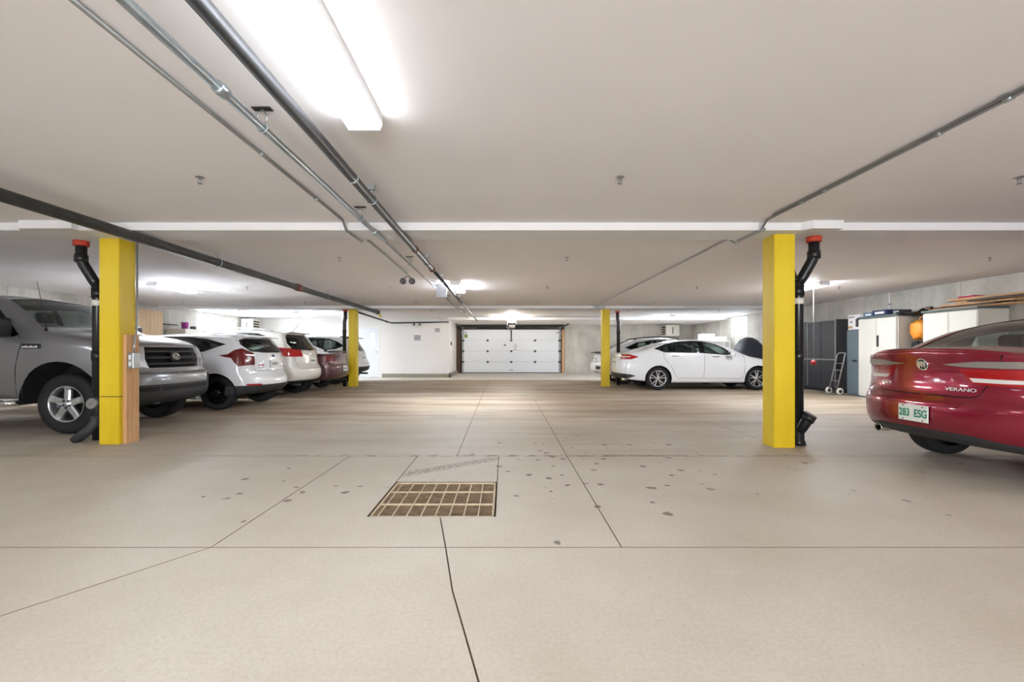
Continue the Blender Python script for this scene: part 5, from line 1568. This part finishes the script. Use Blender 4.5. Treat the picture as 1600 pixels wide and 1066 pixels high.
# ------------------------------------------------------------------ storage along the right wall
def resin_cabinet(y0, y1, label):
    xf, xb, h = 8.70, 9.27, 1.90
    t = thing('storage_cabinet', label, 'cabinet', ((xf + xb) / 2, (y0 + y1) / 2, 0), group='beige resin cabinets')
    w, d = (y1 - y0) / 2, (xb - xf) / 2
    bd = MB().box(-d + 0.03, d, -w, w, 0.0, h).build('body', 'resin', t)
    for s in (-1, 1):                                            # moulded side boards
        for k in range(5):
            z = 0.05 + k * 0.368
            MB().box(-d + 0.04, d - 0.02, min(s * w, s * (w + 0.008)), max(s * w, s * (w + 0.008)), z, z + 0.355).build('side_board', 'resin', bd)
    for s in (-1, 1):
        a, b = (-w + 0.004, -0.004) if s < 0 else (0.004, w - 0.004)
        dr = MB().box(-d, -d + 0.03, a, b, 0.04, h - 0.02).build('door', 'resin', t)
        for k in range(5):
            z = 0.055 + k * 0.366
            MB().box(-d - 0.008, -d, a + 0.015, b - 0.015, z, z + 0.350).build('panel', 'resin', dr)
    MB().bevbox(-d - 0.034, -d - 0.009, -0.075, -0.035, 1.22, 1.48, 0.006, 1).build('handle', 'black_plastic', t)
    MB().bevbox(-d - 0.03, -d - 0.009, -0.06, -0.01, 0.80, 0.85, 0.006, 1).build('latch', 'black_plastic', t)
    MB().bevbox(-d - 0.03, d, -w - 0.025, w + 0.025, h, h + 0.045, 0.01, 1).build('lid', 'resin_lid', t)
    MB().box(-d, d, -w, w, 0.0, 0.03).build('base', 'resin_lid', t)
resin_cabinet(10.10, 11.18, 'beige two-door resin cabinet with blue boxes on top, nearer the lockers')
resin_cabinet(8.36, 9.46, 'beige two-door resin cabinet with timber on top, behind the red car')

lk = thing('metal_locker', 'narrow blue-grey metal locker beside the first beige cabinet', 'locker', (8.98, 11.40, 0))
MB().box(-0.24, 0.28, -0.19, 0.19, 0.02, 1.66).build('body', 'locker_blue', lk)
MB().box(-0.26, -0.241, -0.18, 0.18, 0.06, 0.86).build('door', 'locker_blue', lk)
dr = MB().box(-0.26, -0.241, -0.18, 0.18, 0.875, 1.64).build('door', 'locker_blue', lk)
MB().bevbox(-0.285, -0.261, -0.14, -0.02, 0.86, 0.90, 0.008, 1).build('handle', 'black_plastic', dr)
bx = thing('product_box', 'white printed carton standing on the blue-grey locker', 'box', (8.98, 11.405, 1.66))
MB().bevbox(-0.22, 0.22, -0.195, 0.195, 0.0, 0.37, 0.004, 1).build('carton', 'white', bx)
MB().box(-0.2225, -0.2205, -0.20, -0.06, 0.06, 0.26).build('picture', 'charcoal', bx)
MB().box(-0.2225, -0.2205, 0.04, 0.19, 0.03, 0.09).build('picture', 'cardboard', bx)
MB().box(-0.2225, -0.2205, -0.02, 0.18, 0.30, 0.325).build('printed_line', 'print_grey', bx)
MB().box(-0.2225, -0.2205, 0.06, 0.11, 0.17, 0.215).build('printed_line', 'print_grey', bx)

# charcoal wall cupboard
cc = thing('wall_cupboard', 'tall charcoal two-door cupboard with grey edging by the right wall', 'cupboard', (9.10, 12.95, 0))
MB().box(-0.20, 0.17, -0.75, 0.75, 0.08, 1.98).build('body', 'charcoal', cc)
MB().box(-0.17, 0.17, -0.73, 0.73, 0.0, 0.08).build('plinth', 'black_plastic', cc)
for a, b in ((-0.72, -0.19), (-0.17, 0.36)):
    dr = MB().box(-0.216, -0.201, a, b, 0.92, 1.94).build('door', 'charcoal', cc)
    y = -0.23 if a < -0.5 else -0.13
    MB().tube([(-0.216, y, 1.05), (-0.24, y, 1.06), (-0.24, y, 1.15), (-0.216, y, 1.16)], 0.005, 6).build('handle', 'satin_metal', dr)
    MB().box(-0.216, -0.201, a, b, 0.12, 0.86).build('door', 'charcoal', cc)
MB().box(-0.216, -0.201, 0.42, 0.73, 0.12, 1.94).build('door', 'charcoal', cc)
for q in ((-0.75, 0.75, 0.87, 0.91), (-0.75, 0.40, 1.95, 1.985)):
    MB().box(-0.224, -0.2015, q[0], q[1], q[2], q[3]).build('edging', 'alu_trim', cc)
for y in (-0.735, 0.39):
    MB().box(-0.224, -0.2015, y - 0.012, y + 0.012, 0.12, 1.95).build('edging', 'alu_trim', cc)

# hand truck
ht = thing('hand_truck', 'grey tubular hand truck leaning by the charcoal cupboard', 'hand truck', (8.56, 11.84, 0))
for y, n in ((-0.13, 0), (0.15, 1)):
    MB().tube([(0.0, y, 0.13), (0.16, y, 0.80), (0.20, y, 1.0), (0.24, y, 1.06)], 0.017, 10).build('side_tube', 'alu_trim', ht)
MB().tube([(0.20, 0.15, 1.0), (0.225, 0.13, 1.06), (0.235, 0.09, 1.075), (0.235, -0.09, 1.075), (0.225, -0.12, 1.06), (0.20, -0.13, 1.0)], 0.017, 10).build('handle', 'alu_trim', ht)
for z in (0.35, 0.62, 0.80):
    x = 0.16 * (z - 0.13) / 0.67
    MB().cyl((x, -0.13, z), (x, 0.15, z), 0.012, 8).build('crossbar', 'alu_trim', ht)
MB().box(-0.20, 0.02, -0.15, 0.17, 0.01, 0.022).build('toe_plate', 'alu_trim', ht)
for y in (-0.19, 0.21):
    wh = MB().lathe([(0.045, -0.022), (0.075, -0.024), (0.086, -0.012), (0.086, 0.012), (0.075, 0.024), (0.045, 0.022)], 'y', 22, (0.03, y, 0.088)).build('wheel', 'offwhite', ht)
    MB().lathe([(0.0, -0.02), (0.044, -0.018), (0.044, 0.018), (0.0, 0.02)], 'y', 16, (0.03, y, 0.088)).build('hub', 'grey_plastic', wh)
MB().cyl((0.03, -0.20, 0.088), (0.03, 0.22, 0.088), 0.008, 8).build('axle', 'galv_thin', ht)

# clutter on the cabinets
def obj_box(name, label, cat, x, y, z, sx, sy, sz, m, rz=0.0, extra=None):
    t = thing(name, label, cat, (x, y, z), rz)
    MB().bevbox(-sx / 2, sx / 2, -sy / 2, sy / 2, 0, sz, 0.006, 1).build('carton', m, t)
    if extra:
        MB().box(-sx / 2 - 0.002, -sx / 2 + 0.001, -sy * 0.35, sy * 0.30, sz * 0.3, sz * 0.7).build('print', extra, t)
    return t
obj_box('carton', 'teal carton at the far end on top of the first beige cabinet', 'box', 8.95, 11.0, 1.946, 0.34, 0.26, 0.10, 'teal_box', 0.05, 'white')
obj_box('carton', 'long dark blue carton with white print on the first beige cabinet', 'box', 8.93, 10.62, 1.946, 0.36, 0.42, 0.13, 'blue_box', -0.04, 'white')
obj_box('carton', 'dark navy carton beside the black tarp on the first beige cabinet', 'box', 8.99, 10.29, 1.946, 0.30, 0.18, 0.11, 'charcoal', 0.1, 'print_pale')
tp = thing('black_tarp', 'black sheet draped over the gap between both beige cabinets', 'tarp', (8.97, 9.78, 1.94))
b = MB(); vs = []; nx, ny = 10, 14
for i in range(nx + 1):
    for j in range(ny + 1):
        x = -0.30 + 0.58 * i / nx; y = -0.36 + 0.74 * j / ny
        z = 0.012 + 0.015 * math.sin(9 * x + 3 * y) + 0.02 * math.sin(11 * y) - 0.05 * max(0.0, 1 - abs(y) / 0.3)
        if abs(y) > 0.30: z = max(z, 0.012)
        vs.append((x, y, z + 0.035 * (1 if abs(y) > 0.30 else 0.5)))
b.faces(vs, [(i * (ny + 1) + j, (i + 1) * (ny + 1) + j, (i + 1) * (ny + 1) + j + 1, i * (ny + 1) + j + 1) for i in range(nx) for j in range(ny)], True)
b.build('sheet', 'tarp_black', tp)

# orange bag and dark bundle hanging in the gap
ob_ = thing('orange_bag', 'bright orange stuffed bag wedged between the two beige cabinets', 'bag', (8.98, 9.76, 1.37))
b = MB(); vs = []; nu, nv = 22, 14
for j in range(nv + 1):
    ph = math.pi * j / nv
    for i in range(nu):
        th = 2 * math.pi * i / nu
        k = 1 + 0.07 * math.sin(3 * th + 5 * ph) + 0.05 * math.sin(7 * th) * math.sin(ph) + 0.04 * math.cos(9 * ph + th)
        sx = 0.20 * k; sy = 0.19 * k
        f = lambda t: math.copysign(abs(t) ** 0.75, t)
        vs.append((sx * f(math.sin(ph)) * f(math.cos(th)), sy * f(math.sin(ph)) * f(math.sin(th)), 0.20 + 0.21 * k * f(math.cos(ph))))
b.faces(vs, [(j * nu + i, j * nu + (i + 1) % nu, (j + 1) * nu + (i + 1) % nu, (j + 1) * nu + i) for j in range(nv) for i in range(nu)], True)
b.build('sack', 'orange_bag', ob_)
MB().torus((-0.02, 0, 0.43), 0.05, 0.012, 'x', 18, 8).build('drawstring', 'orange_bag', ob_)
fc = thing('folding_chairs', 'dark folded chair bundle standing below the orange bag', 'folded chair', (8.98, 9.78, 0))
for k in range(5):
    MB().tube([(-0.20 + 0.03 * k, -0.14 + 0.06 * k, 0.0), (-0.18 + 0.05 * k, -0.10 + 0.05 * k, 1.34 - 0.03 * k)], 0.014, 8).build('tube_leg', 'galv_thin' if k % 2 else 'black_metal', fc)
MB().bevbox(-0.12, 0.20, -0.16, 0.16, 0.25, 1.33, 0.05, 2).build('folded_fabric', 'tarp_black', fc)

# timber and flattened cartons on the second cabinet
zt = 1.945
def lumber(label, x, y, z, sx, sy, sz, rz, m, cat='plank', name='timber_plank', tilt=0.0):
    t = thing(name, label, cat, (x, y, z), rz)
    MB().bevbox(-sx / 2, sx / 2, -sy / 2, sy / 2, 0, sz, 0.003, 1, Matrix.Rotation(tilt, 4, 'X')).build('board', m, t)
    return t
lumber('wide pale board lying lowest on the second beige cabinet', 8.93, 8.62, zt + 0.002, 0.34, 1.55, 0.02, 0.02, 'plank_wood')
lumber('dark weathered board in the timber pile on the second beige cabinet', 8.82, 8.72, zt + 0.024, 0.14, 1.25, 0.03, -0.05, 'dark_wood')
lumber('pale flattened carton in the timber pile on the second beige cabinet', 8.95, 8.50, zt + 0.056, 0.38, 1.30, 0.035, 0.03, 'cardboard', 'cardboard', 'flat_carton')
lumber('thick tan plank resting on the flattened carton of the timber pile', 8.88, 8.05, zt + 0.093, 0.16, 1.7, 0.05, -0.03, 'plank_wood')
lumber('dark frame board near the front of the timber pile', 8.715, 7.95, zt + 0.094, 0.05, 1.2, 0.045, 0.01, 'dark_wood')
lumber('long pale plank on top of the pile on the second beige cabinet', 8.88, 8.20, zt + 0.146, 0.20, 1.60, 0.04, 0.05, 'plank_wood')
lumber('short brown block at the far end of the timber pile', 8.74, 9.36, zt + 0.026, 0.08, 0.10, 0.06, 0.2, 'dark_wood', 'wood block', 'wood_block')
rb = thing('red_cloth', 'small red and white cloth lying on the timber pile', 'cloth', (9.08, 8.85, zt + 0.194))
MB().bevbox(-0.12, 0.12, -0.16, 0.16, 0, 0.05, 0.02, 2).build('bundle', 'red_fabric', rb)
MB().bevbox(-0.10, 0.05, -0.10, 0.02, 0.048, 0.075, 0.01, 1).build('fold', 'white', rb)
MB().tube([(8.9, 9.1, 2.44), (8.9, 9.1, 2.45)], 0.001, 4).bm.free()

# conduit on the right wall above the first cabinet
wc = thing('wall_conduit', 'thin white conduit dropping down the right wall behind the blue boxes', 'conduit', (9.268, 10.95, 1.95))
MB().tube([(0, 0, 0.0), (0, 0, 0.58)], 0.012, 8).build('pipe', 'white', wc)
MB().bevbox(-0.02, 0.018, -0.03, 0.03, 0.28, 0.31, 0.004, 1).build('strap', 'galv_thin', wc)

# red parking ball on a string
pb_ = thing('parking_ball', 'red ball hanging on a long string before the charcoal cupboard', 'ball', (6.52, 9.60, 0.82))
MB().lathe([(0.055 * math.sin(math.pi * k / 12), 0.055 - 0.055 * math.cos(math.pi * k / 12)) for k in range(13)], 'z', 20).build('ball', 'red_ball', pb_)
MB().cyl((0, 0, 0.11), (0, 0, 1.63), 0.0025, 6).build('string', 'print_pale', pb_)
MB().lathe([(0.0, 0.105), (0.012, 0.105), (0.012, 0.13), (0.0, 0.135)], 'z', 10).build('eyelet', 'galv_thin', pb_)

# far right corner clutter
cv = thing('covered_machine', 'dark grey covered machine by the far right window', 'covered machine', (8.62, 15.9, 0))
b = MB(); vs = []; nu = 28
prof = [(1.00, 0.0), (1.02, 0.35), (0.98, 0.75), (0.94, 1.05), (0.78, 1.32), (0.52, 1.50), (0.22, 1.60), (0.0, 1.61)]
for r, z in prof:
    for i in range(nu):
        a = 2 * math.pi * i / nu
        k = 1 + 0.035 * math.sin(6 * a + z * 2) * (1.6 - z)
        vs.append((0.50 * r * k * math.copysign(abs(math.cos(a)) ** 0.7, math.cos(a)) - 0.10 * (z / 1.6), 0.55 * r * k * math.copysign(abs(math.sin(a)) ** 0.7, math.sin(a)), z))
b.faces(vs, [(j * nu + i, j * nu + (i + 1) % nu, (j + 1) * nu + (i + 1) % nu, (j + 1) * nu + i) for j in range(len(prof) - 1) for i in range(nu)], True)
b.build('cover', 'cover_grey', cv)
MB().torus((0.0, 0, 0.12), 0.505, 0.012, 'z', 30, 6, 1.0, 0.9).build('hem_cord', 'black_plastic', cv)
sh = thing('shelf_unit', 'white metal shelf with boxes under the far right window', 'shelf', (8.55, 18.6, 0))
for x in (-0.55, 0.55):
    for y in (-0.22, 0.22):
        MB().box(x - 0.02, x + 0.02, y - 0.02, y + 0.02, 0, 1.55).build('upright', 'white', sh)
for z in (0.25, 0.85, 1.52):
    MB().box(-0.58, 0.58, -0.25, 0.25, z, z + 0.03).build('shelf_board', 'white', sh)
obj_box('carton', 'white carton on the top of the far right shelf', 'box', 8.25, 18.58, 1.551, 0.5, 0.4, 0.28, 'white', 0.1)
obj_box('carton', 'pale bundle beside the white carton on the far right shelf', 'box', 8.80, 18.6, 1.551, 0.42, 0.38, 0.17, 'offwhite', -0.2)
obj_box('carton', 'cream carton on the middle board of the far right shelf', 'box', 8.5, 18.6, 0.881, 0.6, 0.4, 0.4, 'offwhite', 0.0)
fs_ = thing('foil_sheet', 'crumpled silver sheet leaning on the right wall by the grey cover', 'sheet', (9.10, 14.85, 0))
b = MB(); vs = []
for i in range(9):
    for j in range(11):
        y = -0.45 + 0.9 * i / 8; z = 1.42 * j / 10
        vs.append((0.15 - 0.35 * (1 - z / 1.42) + 0.03 * math.sin(5 * y + 4 * z) + 0.02 * math.sin(13 * z), y, z))
b.faces(vs, [(i * 11 + j, (i + 1) * 11 + j, (i + 1) * 11 + j + 1, i * 11 + j + 1) for i in range(8) for j in range(10)], True)
b.build('sheet', 'silver_sheet', fs_)

# left wall storage behind the cars
wc2 = thing('wooden_cabinet', 'tall pale wooden cabinet on the left wall behind the pickup', 'cabinet', (-10.45, 13.0, 0))
MB().box(-0.33, 0.30, -0.5, 0.5, 0.0, 2.30).build('body', 'pale_wood', wc2)
for a, b_ in ((-0.495, -0.004), (0.004, 0.495)):
    dr = MB().box(0.301, 0.32, a, b_, 0.06, 2.27).build('door', 'pale_wood', wc2)
    MB().lathe([(0.0, 0.03), (0.014, 0.025), (0.008, 0.0)], 'x', 12, (0.32, -0.05 if a < -0.1 else 0.05, 1.15)).build('knob', 'satin_metal', dr)
wc3 = thing('low_cabinet', 'white storage cabinet against the left wall under the purple bucket', 'cabinet', (-10.46, 15.05, 0))
MB().box(-0.32, 0.28, -0.55, 0.55, 0.0, 1.84).build('body', 'offwhite', wc3)
for a, b_ in ((-0.545, -0.004), (0.004, 0.545)):
    MB().box(0.281, 0.30, a, b_, 0.06, 1.82).build('door', 'offwhite', wc3)
bk = thing('bucket', 'purple plastic bucket on the white storage cabinet', 'bucket', (-10.40, 14.82, 1.84))
MB().lathe([(0.0, 0.0), (0.085, 0.0), (0.108, 0.21), (0.114, 0.21), (0.114, 0.222), (0.104, 0.222), (0.082, 0.01), (0.0, 0.01)], 'z', 24).build('pail', 'purple', bk)
MB().torus((0, 0, 0.20), 0.112, 0.004, 'x', 24, 6).build('bail', 'galv_thin', bk)
mug = thing('small_pot', 'dark pot beside the purple bucket on the cabinet', 'pot', (-10.38, 15.18, 1.84))
MB().lathe([(0.0, 0.0), (0.07, 0.0), (0.09, 0.04), (0.085, 0.10), (0.06, 0.11), (0.06, 0.10), (0.0, 0.09)], 'z', 20).build('pot', 'charcoal', mug)
MB().torus((0, -0.10, 0.06), 0.03, 0.008, 'x', 16, 6).build('handle', 'charcoal', mug)
rl = thing('wall_rail', 'dark rail bolted along the left concrete wall', 'rail', (XL + 0.06, 14.2, 1.98))
MB().tube([(0, -0.8, 0), (0, 0.75, 0)], 0.018, 8).build('bar', 'steel_black', rl)
for y in (-0.7, 0.0, 0.7):
    MB().box(-0.058, 0.0, y - 0.015, y + 0.015, -0.015, 0.015).build('bracket', 'steel_black', rl)
